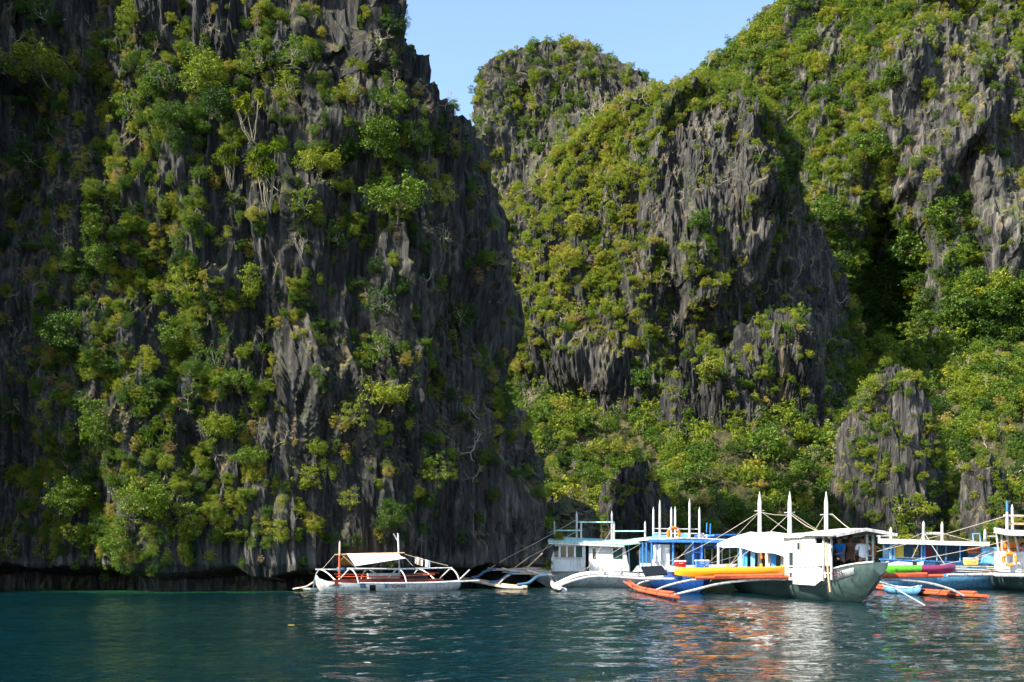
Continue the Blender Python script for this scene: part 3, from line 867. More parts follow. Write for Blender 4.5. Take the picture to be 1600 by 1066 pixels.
def scatter(name, pts, scl, tint, protos, label, shift):
    n_ = len(pts)
    me = bpy.data.meshes.new(name)
    me.vertices.add(n_); me.vertices.foreach_set('co', np.ascontiguousarray(pts, np.float32).reshape(-1))
    def attr(nm, ty, dom_vals, key):
        a = me.attributes.new(nm, ty, 'POINT'); a.data.foreach_set(key, np.ascontiguousarray(dom_vals).reshape(-1))
    attr('size', 'FLOAT', scl.astype(np.float32), 'value')
    attr('tint', 'FLOAT', tint.astype(np.float32), 'value')
    rot = np.stack([RNG.normal(scale=0.2, size=n_), RNG.normal(scale=0.2, size=n_), RNG.uniform(-3.14, 3.14, n_)], -1)
    attr('turn', 'FLOAT_VECTOR', rot.astype(np.float32), 'vector')
    attr('pick', 'INT', RNG.integers(0, len(protos), n_).astype(np.int32), 'value')
    o = bpy.data.objects.new(name, me); COL.objects.link(o)
    g = bpy.data.node_groups.new(name + '_nodes', 'GeometryNodeTree')
    g.interface.new_socket('Geometry', in_out='INPUT', socket_type='NodeSocketGeometry')
    g.interface.new_socket('Geometry', in_out='OUTPUT', socket_type='NodeSocketGeometry')
    N_ = g.nodes; L_ = g.links
    gi = N_.new('NodeGroupInput'); go = N_.new('NodeGroupOutput')
    mp = N_.new('GeometryNodeMeshToPoints'); L_.new(gi.outputs[0], mp.inputs[0])
    ip = N_.new('GeometryNodeInstanceOnPoints'); L_.new(mp.outputs[0], ip.inputs['Points'])
    jn = N_.new('GeometryNodeJoinGeometry')
    for p_ in protos:
        oi = N_.new('GeometryNodeObjectInfo'); oi.inputs['Object'].default_value = p_; oi.transform_space = 'ORIGINAL'
        tr = N_.new('GeometryNodeTransform'); L_.new(oi.outputs['Geometry'], tr.inputs[0]); tr.inputs['Translation'].default_value = (-shift[0], -shift[1], -shift[2])
        g2 = N_.new('GeometryNodeGeometryToInstance'); L_.new(tr.outputs[0], g2.inputs[0]); L_.new(g2.outputs[0], jn.inputs[0])
    L_.new(jn.outputs[0], ip.inputs['Instance']); ip.inputs['Pick Instance'].default_value = True
    def na(nm, ty):
        q = N_.new('GeometryNodeInputNamedAttribute'); q.data_type = ty; q.inputs[0].default_value = nm
        return q.outputs[0]
    L_.new(na('pick', 'INT'), ip.inputs['Instance Index'])
    e2r = N_.new('FunctionNodeEulerToRotation'); L_.new(na('turn', 'FLOAT_VECTOR'), e2r.inputs[0]); L_.new(e2r.outputs[0], ip.inputs['Rotation'])
    L_.new(na('size', 'FLOAT'), ip.inputs['Scale'])
    L_.new(ip.outputs[0], go.inputs[0])
    md = o.modifiers.new('scatter', 'NODES'); md.node_group = g
    me.materials.append(LEAF)
    tag(o, label, 'vegetation', None, 'stuff')
    return o


def ell(px, py, items):
    """Strongest of soft ellipses (x, y, rx, ry, value)."""
    v = np.zeros_like(px)
    for (cx, cy, rx, ry, a) in items:
        e = ((px - cx) / rx) ** 2 + ((py - cy) / ry) ** 2
        v = np.maximum(v, a * (1 - sstep(0.4, 1.2, e)))
    return v


def grow(key, name, count, density, size, tint, label, protos, shift=OUT, lift=0.35, tries=90000, seed=0, own=0, box=None, places=()):
    S = SURF[key]
    rng = np.random.default_rng(seed + 900)
    ok = np.where((S['px'] > -60) & (S['px'] < 1660) & (S['py'] > -80) & (S['py'] < 915) & (S['P'][:, 2] > 0.9))[0]
    view = unit(S['P'][ok] - np.array([0, 0, CAMZ]))
    ok = ok[(view * S['N'][ok]).sum(1) < 0.35]
    c = rng.choice(ok, min(tries, len(ok)), replace=False)
    px, py, P, N = S['px'][c], S['py'][c], S['P'][c], S['N'][c]
    clump = fbm(px / 55, py / 45, 3, seed + 3)
    d = density(px, py, N, clump, P)
    keep = np.where(rng.random(len(c)) < d)[0][:count]
    px, py, P, N = px[keep], py[keep], P[keep], N[keep]
    r = size(px, py, rng) * P[:, 1] / F
    t = np.clip(tint(px, py, clump[keep], rng), 0.05, 1.0)
    Q = P + N * (r * lift)[:, None] + np.array([0, 0, 0.25]) * r[:, None]
    if own:
        # those that show largest become trees of their own
        cand = np.where((px > box[0]) & (px < box[2]) & (py > box[1]) & (py < box[3]))[0]
        cand = cand[np.argsort(-(r[cand] * F / P[cand, 1]) + rng.uniform(0, 3, len(cand)))]
        near = [min(range(len(places)), key=lambda q: (places[q][0] - px[i]) ** 2 + (places[q][1] - py[i]) ** 2) for i in cand[:900]]
        seen, sel = {}, []
        for i, q in zip(cand, near):
            if seen.get(q, 0) < 9 and len(sel) < own:
                seen[q] = seen.get(q, 0) + 1; sel.append(i)
        cand = np.array(sel, int)
        for i in cand:
            kd = ('round', 'round', 'flat', 'airy')[int(rng.integers(0, 4))]
            rs = float(r[i] * F / P[i, 1])
            wh = min(places, key=lambda q: (q[0] - px[i]) ** 2 + (q[1] - py[i]) ** 2)[2]
            add_tree('hillside_tree', P[i] + np.array([0, 0, -0.1 * r[i]]), N[i], float(r[i]), COARSE[kd][int(rng.integers(0, len(COARSE[kd])))], float(t[i]), looks(rs * 0.8, float(t[i]), kd) + ' tree ' + wh, 'tree', 'trees on the slopes behind the boats')
        rest = np.setdiff1d(np.arange(len(r)), cand)
        Q, r, t = Q[rest], r[rest], t[rest]
    return scatter(name, Q, r, t, protos, label, shift)


# near cliff: tufts and creepers between the shrubs
grow('left', 'ground_cover', 2300,
     lambda px, py, N, c, P: np.clip(0.02 + 0.8 * ell(px, py, [(230, 230, 170, 200, .5), (230, 560, 200, 260, .6), (240, 780, 230, 130, .6), (520, 220, 220, 200, .15), (620, 640, 160, 220, .05), (420, 460, 90, 120, .3)])
                                     * sstep(-0.5, 0.5, c) + 0.5 * np.clip(N[:, 2], 0, 1) * sstep(-0.2, 0.6, c), 0, 1) * 0.30,
     lambda px, py, rng: rng.uniform(4, 14, len(px)),
     lambda px, py, c, rng: rng.normal(0.46, 0.16, len(px)) + 0.10 * c + 0.3 * (rng.random(len(px)) < 0.14),
     'low creepers and tufts growing over the near left cliff', FPROTO, seed=1)

MID_BARE = [(1130, 205, 75, 42, 1), (1105, 270, 95, 95, 1), (1060, 340, 60, 80, .8), (1165, 330, 60, 110, 1), (1190, 440, 90, 90, .8), (1230, 560, 80, 90, .95), (1100, 480, 110, 50, .5), (945, 590, 85, 75, 1), (1060, 640, 50, 60, .7),
            (860, 570, 40, 70, .85), (1020, 620, 60, 40, .6), (910, 660, 80, 40, .8), (1275, 420, 60, 150, 1), (1000, 320, 22, 70, .6)]
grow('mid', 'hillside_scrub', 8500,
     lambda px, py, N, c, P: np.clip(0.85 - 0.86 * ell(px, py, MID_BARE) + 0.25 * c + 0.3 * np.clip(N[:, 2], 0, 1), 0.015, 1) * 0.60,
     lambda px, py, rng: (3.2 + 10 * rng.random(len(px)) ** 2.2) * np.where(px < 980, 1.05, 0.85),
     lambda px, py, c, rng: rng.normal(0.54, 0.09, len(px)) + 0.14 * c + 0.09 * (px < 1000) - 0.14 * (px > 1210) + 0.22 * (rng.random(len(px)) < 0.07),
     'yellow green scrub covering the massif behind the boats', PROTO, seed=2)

RIGHT_BARE = [(1480, 160, 100, 170, .93), (1570, 310, 60, 150, .95), (1445, 140, 65, 130, 1), (1390, 130, 40, 90, .5), (1440, 290, 50, 60, .7), (1560, 120, 55, 130, .85), (1560, 320, 60, 110, .9), (1500, 90, 40, 80, .6), (1510, 260, 40, 60, .5), (1590, 420, 30, 60, .9), (1260, 50, 60, 30, .55), (1300, 90, 40, 30, .4), (1390, 380, 30, 40, .4)]
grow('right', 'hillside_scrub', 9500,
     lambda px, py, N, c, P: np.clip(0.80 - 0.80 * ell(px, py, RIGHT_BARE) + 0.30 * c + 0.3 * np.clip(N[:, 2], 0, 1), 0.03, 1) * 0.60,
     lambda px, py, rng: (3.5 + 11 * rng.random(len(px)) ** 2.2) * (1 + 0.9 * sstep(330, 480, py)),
     lambda px, py, c, rng: rng.normal(0.50, 0.09, len(px)) + 0.12 * c - 0.16 * sstep(320, 450, py) - 0.08 * sstep(1470, 1400, px) * sstep(330, 420, py) + 0.25 * (rng.random(len(px)) < 0.08),  # darker tint in the gully: its shade is painted into the foliage colour
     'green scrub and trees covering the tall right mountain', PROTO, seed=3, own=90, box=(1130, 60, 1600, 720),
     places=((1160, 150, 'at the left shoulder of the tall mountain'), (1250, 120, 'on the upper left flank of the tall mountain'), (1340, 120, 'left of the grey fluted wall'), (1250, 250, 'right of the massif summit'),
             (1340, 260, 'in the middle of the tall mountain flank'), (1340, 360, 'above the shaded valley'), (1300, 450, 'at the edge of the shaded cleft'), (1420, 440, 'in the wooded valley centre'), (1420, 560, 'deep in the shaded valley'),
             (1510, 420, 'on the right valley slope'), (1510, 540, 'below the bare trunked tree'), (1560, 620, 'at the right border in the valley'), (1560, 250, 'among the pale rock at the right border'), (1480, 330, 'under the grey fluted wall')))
grow('back', 'hillside_scrub', 2600,
     lambda px, py, N, c, P: np.clip(0.8 - 0.8 * ell(px, py, [(820, 280, 45, 45, .85), (880, 260, 30, 40, .8), (830, 160, 25, 12, .6), (985, 170, 25, 25, .5)]) + 0.3 * c, 0.05, 1) * 0.7,
     lambda px, py, rng: 3 + 8 * rng.random(len(px)) ** 2,
     lambda px, py, c, rng: rng.normal(0.50, 0.09, len(px)) + 0.12 * c + 0.25 * (rng.random(len(px)) < 0.07),
     'scrub covering the rounded far peak', PROTO, seed=4)
grow('slope', 'hillside_scrub', 5200,
     lambda px, py, N, c, P: np.clip(0.75 + 0.8 * c, 0.2, 1) * 0.20,
     lambda px, py, rng: 5 + 19 * rng.random(len(px)) ** 2.4,
     lambda px, py, c, rng: rng.normal(0.46, 0.11, len(px)) + 0.10 * c + 0.10 * pnoise(px / 30, py / 30, 61) + 0.30 * (rng.random(len(px)) < 0.06),
     'mixed green thicket on the slope behind the boats', PROTO, seed=5, own=130, box=(840, 560, 1600, 850),
     places=((870, 700, 'along the lower edge of the dark left cliff'), (880, 800, 'at the shore left of the green roofed boat'), (960, 700, 'below the pale fluted rock'), (960, 800, 'above the green roofed boat'),
             (1050, 720, 'beneath the blade edged crag'), (1050, 800, 'behind the blue boat posts'), (1130, 720, 'in the middle of the lower slope'), (1130, 800, 'right of the blue boat posts'),
             (1210, 700, 'beneath the dark fluted crag'), (1210, 790, 'between the left thick masts'), (1280, 650, 'left of the pinnacle top'), (1280, 790, 'right of the thick white masts'), (1400, 650, 'beside the pointed pinnacle'),
             (1450, 800, 'above the flat white roof'), (1540, 680, 'above the small sharp pinnacle'), (1560, 800, 'at the right border by the water')))
for key, cnt, sd in (('pin', 420, 6), ('pin2', 90, 7), ('crag', 360, 8), ('crag2', 360, 9), ('shore2', 60, 10), ('shore', 12, 11)):
    grow(key, 'crag_scrub', cnt,
         lambda px, py, N, c, P: np.clip(0.25 + 0.5 * c + 0.5 * np.clip(N[:, 2], 0, 1), 0.02, 1) * 0.20,
         lambda px, py, rng: rng.uniform(4, 11, len(px)),
         lambda px, py, c, rng: rng.normal(0.52, 0.12, len(px)),
         {'pin': 'sparse scrub on the pointed pinnacle', 'pin2': 'thin scrub on the small sharp pinnacle', 'crag': 'scrub tufts on the blade edged crag', 'crag2': 'scrub tufts on the dark fluted crag',
          'shore2': 'scrub on the broken crag above the green roofed boat', 'shore': 'few tufts on the low shore rock'}[key], PROTO, seed=sd)

# bare twigs and dead branches among the green
TW = []
for me_ in DEAD:
    for o in COL.objects:
        if o.type == 'MESH' and o.data == me_ and o.parent is not None:
            TW.append(o); break
for key, cnt, sd, lb in (('left', 150, 31, 'pale bare twigs scattered over the near left cliff'), ('mid', 260, 32, 'pale bare twigs scattered over the massif'), ('slope', 160, 33, 'bare branches sticking out of the thicket behind the boats')):
    grow(key, 'bare_twigs', cnt, lambda px, py, N, c, P: np.clip(0.4 + 0.4 * c, 0.1, 1) * 0.02, lambda px, py, rng: rng.uniform(8, 22, len(px)), lambda px, py, c, rng: px * 0 + 0.9, lb, TW, shift=(0, 0, 0), lift=-0.05, seed=sd)

# ------------------------------------------------------------------ shapes for the boats
class Geo:
    def __init__(self):
        self.v, self.f = [], []

    def add(self, vs, fs):
        o = len(self.v)
        self.v += [tuple(p) for p in vs]
        self.f += [tuple(i + o for i in q) for q in fs]
        return self

    def beam(self, a, b, w, h=None, up=(0, 0, 1)):
        h = h or w
        a, b = Vector(a), Vector(b)
        d = (b - a).normalized(); u = Vector(up)
        s = d.cross(u)
        if s.length < 1e-4: s = d.cross(Vector((1, 0, 0)))
        s.normalize(); t = s.cross(d).normalized()
        c = 0.18 * min(w, h)                      # chamfered edges
        prof = [(-w / 2 + c, -h / 2), (w / 2 - c, -h / 2), (w / 2, -h / 2 + c), (w / 2, h / 2 - c), (w / 2 - c, h / 2), (-w / 2 + c, h / 2), (-w / 2, h / 2 - c), (-w / 2, -h / 2 + c)]
        vs = [p + s * x + t * y for p in (a, b) for x, y in prof]
        fs = [(i, (i + 1) % 8, 8 + (i + 1) % 8, 8 + i) for i in range(8)] + [tuple(range(7, -1, -1)), tuple(range(8, 16))]
        return self.add(vs, fs)

    def tube(self, pts, r, seg=8, smooth=3):
        pts = [Vector(p) for p in pts]
        if smooth and len(pts) > 2:               # Catmull-Rom through the points
            q = [pts[0] * 2 - pts[1]] + pts + [pts[-1] * 2 - pts[-2]]
            rr = r if isinstance(r, (list, tuple)) else [r] * len(pts)
            out, ro = [], []
            for i in range(1, len(q) - 2):
                for j in range(smooth):
                    t = j / smooth
                    p0, p1, p2, p3 = q[i - 1], q[i], q[i + 1], q[i + 2]
                    out.append(0.5 * ((2 * p1) + (p2 - p0) * t + (2 * p0 - 5 * p1 + 4 * p2 - p3) * t * t + (3 * p1 - p0 - 3 * p2 + p3) * t ** 3))
                    ro.append(rr[i - 1] + (rr[i] - rr[i - 1]) * t)
            out.append(pts[-1]); ro.append(rr[-1])
            pts, r = out, ro
        n_ = len(pts)
        rr = r if isinstance(r, (list, tuple)) else [r] * n_
        vs, fs = [], []
        nrm = None
        for i in range(n_):
            d = (pts[min(i + 1, n_ - 1)] - pts[max(i - 1, 0)]).normalized()
            if nrm is None:
                nrm = d.cross(Vector((0.2, 0.1, 1)))
                if nrm.length < 0.1: nrm = d.cross(Vector((1, 0, 0)))
            nrm = (nrm - d * nrm.dot(d)).normalized()
            b = d.cross(nrm)
            for k in range(seg):
                a = 2 * math.pi * k / seg
                vs.append(pts[i] + (nrm * math.cos(a) + b * math.sin(a)) * rr[i])
        for i in range(n_ - 1):
            for k in range(seg):
                k2 = (k + 1) % seg
                fs.append((i * seg + k, i * seg + k2, (i + 1) * seg + k2, (i + 1) * seg + k))
        fs.append(tuple(range(seg - 1, -1, -1))); fs.append(tuple((n_ - 1) * seg + k for k in range(seg)))
        return self.add(vs, fs)

    def panel(self, corners, th=0.03):
        """A board through 3 or more corners, th thick (away from the right-hand normal)."""
        c = [Vector(p) for p in corners]
        nn = (c[1] - c[0]).cross(c[-1] - c[0]).normalized()
        k = len(c)
        vs = c + [p - nn * th for p in c]
        fs = [tuple(range(k)), tuple(range(2 * k - 1, k - 1, -1))] + [(i, k + i, k + (i + 1) % k, (i + 1) % k) for i in range(k)]
        return self.add(vs, fs)

    def sheet(self, rows, th=0.012):
        """A cloth or skin through a grid of points with some thickness."""
        m_, n_ = len(rows), len(rows[0])
        A = np.array([[list(p) for p in r] for r in rows], float)
        e1 = np.gradient(A, axis=1); e2 = np.gradient(A, axis=0)
        N = np.cross(e1, e2); N /= np.linalg.norm(N, axis=-1, keepdims=True) + 1e-9
        B = A - N * th
        i = np.arange(m_ * n_).reshape(m_, n_)
        q = np.stack([i[:-1, :-1], i[:-1, 1:], i[1:, 1:], i[1:, :-1]], -1).reshape(-1, 4)
        rim = np.concatenate([i[0, :], i[1:, -1], i[-1, -2::-1], i[-2:0:-1, 0]])
        k = m_ * n_
        fs = [tuple(x) for x in q] + [tuple(x[::-1] + k) for x in q] + [(int(rim[j]), int(rim[j]) + k, int(rim[(j + 1) % len(rim)]) + k, int(rim[(j + 1) % len(rim)])) for j in range(len(rim))]
        return self.add(list(A.reshape(-1, 3)) + list(B.reshape(-1, 3)), [tuple(int(y) for y in x) for x in fs])

    def loft(self, sections, cap=True, closed=True):
        n_ = len(sections[0])
        vs = [p for s in sections for p in s]
        fs = []
        for i in range(len(sections) - 1):
            for k in range(n_ if closed else n_ - 1):
                k2 = (k + 1) % n_
                fs.append((i * n_ + k, i * n_ + k2, (i + 1) * n_ + k2, (i + 1) * n_ + k))
        if cap:
            fs.append(tuple(range(n_ - 1, -1, -1))); fs.append(tuple((len(sections) - 1) * n_ + k for k in range(n_)))
        return self.add(vs, fs)


def part(name, g, mat, parent=None, smooth=False, base=None):
    """Link a Geo as one mesh object; its points are in the place's own metres, the origin is moved to its parent or base."""
    o0 = Vector(base) if base is not None else (parent.matrix_basis.translation if parent is not None and parent.parent is None else Vector((0, 0, 0)))
    if parent is not None and parent.parent is not None:
        o0 = parent['_o'] if '_o' in parent else Vector((0, 0, 0))
        o0 = Vector(o0)
    me = bpy.data.meshes.new(name)
    me.from_pydata([tuple(Vector(p) - o0) for p in g.v], [], g.f)
    bm = bmesh.new(); bm.from_mesh(me); bmesh.ops.recalc_face_normals(bm, faces=bm.faces); bm.to_mesh(me); bm.free()
    me.materials.append(mat)
    if smooth:
        me.polygons.foreach_set('use_smooth', [True] * len(me.polygons))
        if hasattr(me, 'set_sharp_from_angle'): me.set_sharp_from_angle(angle=R(40))
    me.update()
    o = bpy.data.objects.new(name, me)
    COL.objects.link(o)
    if parent is not None: o.parent = parent
    else: o.location = o0
    return o


def sub(name, g, mat, part_obj, smooth=False):
    """A sub-part: shares the frame of its part, which sits at its thing's origin."""
    root = part_obj.parent
    o0 = root.matrix_basis.translation
    me = bpy.data.meshes.new(name)
    me.from_pydata([tuple(Vector(p) - o0) for p in g.v], [], g.f)
    bm = bmesh.new(); bm.from_mesh(me); bmesh.ops.recalc_face_normals(bm, faces=bm.faces); bm.to_mesh(me); bm.free()
    me.materials.append(mat); me.update()
    if smooth: me.polygons.foreach_set('use_smooth', [True] * len(me.polygons))
    o = bpy.data.objects.new(name, me); COL.objects.link(o); o.parent = part_obj
    return o


def thing(name, loc, label, cat, group=None):
    e = bpy.data.objects.new(name, None); COL.objects.link(e)
    e.location = loc; e.empty_display_size = 0.3
    e.matrix_basis.translation = Vector(loc)
    tag(e, label, cat, group)
    return e


def single(name, g, mat, label, cat, group=None, smooth=False, base=None):
    if base is None:
        a = np.array([list(p) for p in g.v]); base = (float(a[:, 0].mean()), float(a[:, 1].mean()), float(a[:, 2].min()))
    o = part(name, g, mat, None, smooth, base)
    tag(o, label, cat, group)
    return o


M = {
    'white': plain_material('white_paint', (0.58, 0.58, 0.56), 0.5, 0.4, 0.2, 2.5, streaks=0.5),
    'dull_white': plain_material('weathered_white_paint', (0.46, 0.46, 0.44), 0.6, 0.3, 0.35, 4.0, streaks=0.5),
    'hull_grey': plain_material('grey_green_hull', (0.055, 0.090, 0.085), 0.35, 0.5, 0.5, 2.2, streaks=0.5),
    'hull_white': plain_material('pale_hull', (0.50, 0.54, 0.52), 0.4, 0.5, 0.3, 2.2, streaks=0.5),
    'name_band': plain_material('weathered_name_band', (0.20, 0.22, 0.21), 0.5, 0.4, 0.4, 5.0),
    'mint': plain_material('mint_paint', (0.36, 0.60, 0.54), 0.5, 0.4, 0.25, 3.0, streaks=0.5),
    'green': plain_material('dark_green_tarpaulin', (0.010, 0.075, 0.055), 0.6, 0.3, 0.3, 3.0),
    'blue': plain_material('blue_paint', (0.045, 0.20, 0.58), 0.45, 0.4, 0.25, 3.0, streaks=0.5),
    'sky_blue': plain_material('light_blue_paint', (0.16, 0.42, 0.72), 0.5, 0.4, 0.25, 3.0, streaks=0.5),
    'deep_blue': plain_material('deep_blue_paint', (0.012, 0.07, 0.30), 0.4, 0.4, 0.3, 3.0, streaks=0.5),
    'steel_blue': plain_material('grey_blue_paint', (0.05, 0.13, 0.22), 0.5, 0.4, 0.3, 3.0),
    'lilac': plain_material('grey_lilac_deck', (0.36, 0.34, 0.38), 0.7, 0.2, 0.35, 3.0),
    'red_brown': plain_material('red_brown_paint', (0.22, 0.035, 0.016), 0.6, 0.3, 0.35, 4.0),
    'orange': plain_material('orange_bamboo', (0.55, 0.10, 0.040), 0.5, 0.35, 0.35, 5.0),
    'kayak_orange': plain_material('orange_plastic', (0.88, 0.30, 0.012), 0.3, 0.5, 0.08, 2.0),
    'kayak_green': plain_material('green_plastic', (0.10, 0.42, 0.03), 0.3, 0.5, 0.08, 2.0),
    'kayak_magenta': plain_material('magenta_plastic', (0.26, 0.03, 0.10), 0.3, 0.5, 0.12, 2.0),
    'vest': plain_material('orange_fabric', (0.80, 0.18, 0.02), 0.8, 0.1, 0.2, 8.0),
    'vest_red': plain_material('red_fabric', (0.35, 0.02, 0.02), 0.8, 0.1, 0.2, 8.0),
    'yellow': plain_material('yellow_fabric', (0.75, 0.50, 0.08), 0.8, 0.1, 0.2, 8.0),
    'bamboo': plain_material('bamboo', (0.52, 0.34, 0.18), 0.6, 0.3, 0.4, 7.0),
    'pale_wood': plain_material('pale_wood', (0.55, 0.44, 0.34), 0.7, 0.2, 0.35, 6.0),
    'canvas': plain_material('white_canvas', (0.66, 0.65, 0.62), 0.85, 0.1, 0.14, 2.0, streaks=0.2),
    'tan_canvas': plain_material('tan_canvas', (0.50, 0.27, 0.09), 0.85, 0.1, 0.2, 3.0),
    'towel_blue': plain_material('blue_towel', (0.05, 0.26, 0.66), 0.9, 0.05, 0.2, 5.0),
    'towel_grey': plain_material('grey_towel', (0.35, 0.34, 0.36), 0.9, 0.05, 0.25, 5.0),
    'black': plain_material('black_paint', (0.012, 0.014, 0.015), 0.4, 0.4, 0.3, 3.0),
    'dark': plain_material('dark_interior', (0.03, 0.035, 0.04), 0.8, 0.2, 0.3, 3.0),
    'rope': plain_material('rope', (0.42, 0.36, 0.28), 0.9, 0.1, 0.3, 20.0),
    'white_rope': plain_material('white_rope', (0.62, 0.62, 0.60), 0.9, 0.1, 0.2, 20.0),
    'skin': plain_material('skin', (0.20, 0.10, 0.06), 0.55, 0.3, 0.12, 8.0),
    'hair': plain_material('black_hair', (0.010, 0.008, 0.007), 0.5, 0.3, 0.2, 12.0),
    'shirt_white': plain_material('white_cotton', (0.66, 0.68, 0.72), 0.9, 0.05, 0.1, 6.0),
    'shirt_blue': plain_material('blue_cotton', (0.02, 0.16, 0.48), 0.9, 0.05, 0.2, 6.0),
    'shirt_pink': plain_material('pink_cotton', (0.62, 0.26, 0.34), 0.9, 0.05, 0.2, 6.0),
    'shirt_yellow': plain_material('yellow_cotton', (0.72, 0.34, 0.02), 0.9, 0.05, 0.2, 6.0),
    'shorts': plain_material('dark_shorts', (0.015, 0.017, 0.022), 0.9, 0.05, 0.2, 6.0),
    'red_ink': plain_material('red_lettering', (0.25, 0.03, 0.03), 0.6, 0.2, 0.3, 9.0),
    'dark_ink': plain_material('dark_lettering', (0.06, 0.02, 0.05), 0.6, 0.2, 0.3, 9.0),
}
mg, n_, l_, out_ = new_mat('window_glass')
gb = n_.new('ShaderNodeBsdfPrincipled'); gb.inputs['Base Color'].default_value = (0.02, 0.03, 0.035, 1); gb.inputs['Roughness'].default_value = 0.06; gb.inputs['IOR'].default_value = 1.5
l_.new(gb.outputs[0], out_.inputs[0])
M['glass'] = mg


def hull_sections(stations, cx, n_=6):
    """stations: (Y along, half beam, keel height, sheer height); cx: centre line x as a function; returns loft sections (open at the top)."""
    secs = []
    for (Y, hb, zk, zs) in stations:
        c = cx(Y)
        pts = []
        for k in range(n_ + 1):                      # port gunwale down to keel and up again
            t = k / n_
            pts.append((c - hb * (1 - t ** 2.2) , Y, zs + (zk - zs) * t ** 0.85))
        for k in range(n_ - 1, -1, -1):
            t = k / n_
            pts.append((c + hb * (1 - t ** 2.2), Y, zs + (zk - zs) * t ** 0.85))
        secs.append(pts)
    return secs


def hull_part(parent, stations, cx, mat, place=None, th=0.05):
    """Outer skin with an inner skin so that the hull is a thick open shell; place maps the builder's frame into the world."""
    pl = place or (lambda p: p)
    outer = hull_sections(stations, cx)
    sg = 1.0 if stations[-1][0] > stations[0][0] else -1.0
    inner = [(Y, max(0.02, hb - th), zk + th, zs) for (Y, hb, zk, zs) in stations]
    inner[0] = (inner[0][0] + sg * th,) + inner[0][1:]; inner[-1] = (inner[-1][0] - sg * th,) + inner[-1][1:]
    inner = hull_sections(inner, cx)
    g = Geo()
    m_ = len(outer[0])
    for secs, flip in ((outer, False), (inner, True)):
        vs = [pl(p) for s in secs for p in s]; fs = []
        for i in range(len(secs) - 1):
            for k in range(m_ - 1):
                q = (i * m_ + k, i * m_ + k + 1, (i + 1) * m_ + k + 1, (i + 1) * m_ + k)
                fs.append(q[::-1] if flip else q)
        fs.append(tuple(range(m_))); fs.append(tuple((len(secs) - 1) * m_ + k for k in range(m_)))
        g.add(vs, fs)
    return part('hull', g, mat, parent, True)


def rope(parent, a, b, r=0.014, mat='rope', sag=0.06, name='rope'):
    a, b = Vector(a), Vector(b)
    m_ = (a + b) / 2 - Vector((0, 0, sag * (b - a).length * 0.5))
    return part(name, Geo().tube([a, m_, b], r, 5, 3), M[mat], parent)


def mast(parent, a, b, r, mat, name='mast', tip=True):
    a, b = Vector(a), Vector(b)
    if tip: g = Geo().tube([a, a + (b - a) * 0.5, a + (b - a) * 0.88, b], [r, r, r * 0.95, r * 0.15], 8, 0)
    else: g = Geo().tube([a, b], [r, r], 8, 0)
    return part(name, g, M[mat], parent, True)


def letters(name, body, mat, size, origin, xdir, ydir, parent):
    """Painted lettering as a thin mesh lying on a surface."""
    cu = bpy.data.curves.new(name, 'FONT'); cu.body = body; cu.size = size; cu.extrude = 0.003; cu.align_x = 'LEFT'; cu.offset = size * 0.012
    t = bpy.data.objects.new(name, cu); COL.objects.link(t)
    dg = bpy.context.evaluated_depsgraph_get()
    me = bpy.data.meshes.new_from_object(t.evaluated_get(dg))
    bpy.data.objects.remove(t)
    x = Vector(xdir).normalized(); z = x.cross(Vector(ydir)).normalized(); y = z.cross(x)
    o0 = parent.matrix_basis.translation if parent.parent is None else parent.parent.matrix_basis.translation
    mt = Matrix((x, y, z)).transposed().to_4x4(); mt.translation = Vector(origin) - o0
    me.transform(mt)
    me.materials.clear(); me.materials.append(M[mat])
    o = bpy.data.objects.new(name, me); COL.objects.link(o); o.parent = parent
    return o


def cloth_strip(p_top_a, p_top_b, drop, folds=2, depth=0.05, th=0.012, swing=0.0):
    a, b = Vector(p_top_a), Vector(p_top_b)
    d = (b - a).normalized(); out = d.cross(Vector((0, 0, 1)))
    rows = []
    ph = random.uniform(0, 6)
    for i in range(6):
        t = i / 5
        r = []
        for j in range(9):
            s = j / 8
            w = 1 - 0.12 * t + 0.05 * math.sin(4 * t + ph)
            p = a + (b - a) * (0.5 + (s - 0.5) * w) + Vector((0, 0, -drop * t)) + out * (depth * math.sin(s * folds * 6.28 + ph + t) * (0.4 + t)) + d * swing * t
            r.append(p)
        rows.append(r)
    return Geo().sheet(rows, th)


def torus(c, axis, R1, r1, seg=28, s2=10):
    c = Vector(c); ax = Vector(axis).normalized()
    u = ax.cross(Vector((0, 0, 1)))
    if u.length < 0.1: u = Vector((1, 0, 0))
    u.normalize(); v = ax.cross(u)
    g = Geo(); vs = []; fs = []
    for i in range(seg):
        a = 6.28318 * i / seg
        d = u * math.cos(a) + v * math.sin(a)
        for j in range(s2):
            b = 6.28318 * j / s2
            vs.append(c + d * (R1 + r1 * math.cos(b)) + ax * r1 * math.sin(b))
    for i in range(seg):
        for j in range(s2):
            i2, j2 = (i + 1) % seg, (j + 1) % s2
            fs.append((i * s2 + j, i2 * s2 + j, i2 * s2 + j2, i * s2 + j2))
    return g.add(vs, fs)


def lifebuoy(c, axis, R1, r1, label):
    e = thing('lifebuoy', Vector(c) - Vector((0, 0, R1)), label, 'lifebuoy')
    part('ring', torus(c, axis, R1, r1), M['vest'], e, True)
    ax = Vector(axis).normalized(); u = ax.cross(Vector((0, 0, 1))).normalized(); v = ax.cross(u)
    for k in range(4):
        a = 0.785 + k * 1.5708
        g = Geo()
        d0 = [u * math.cos(a + s) + v * math.sin(a + s) for s in (-0.14, 0, 0.14)]
        g.loft([[Vector(c) + d * (R1 + r1 * 1.06 * math.cos(b * 0.628)) + ax * r1 * 1.06 * math.sin(b * 0.628) for b in range(10)] for d in d0])
        part('band', g, M['white'], e, True)
    return e


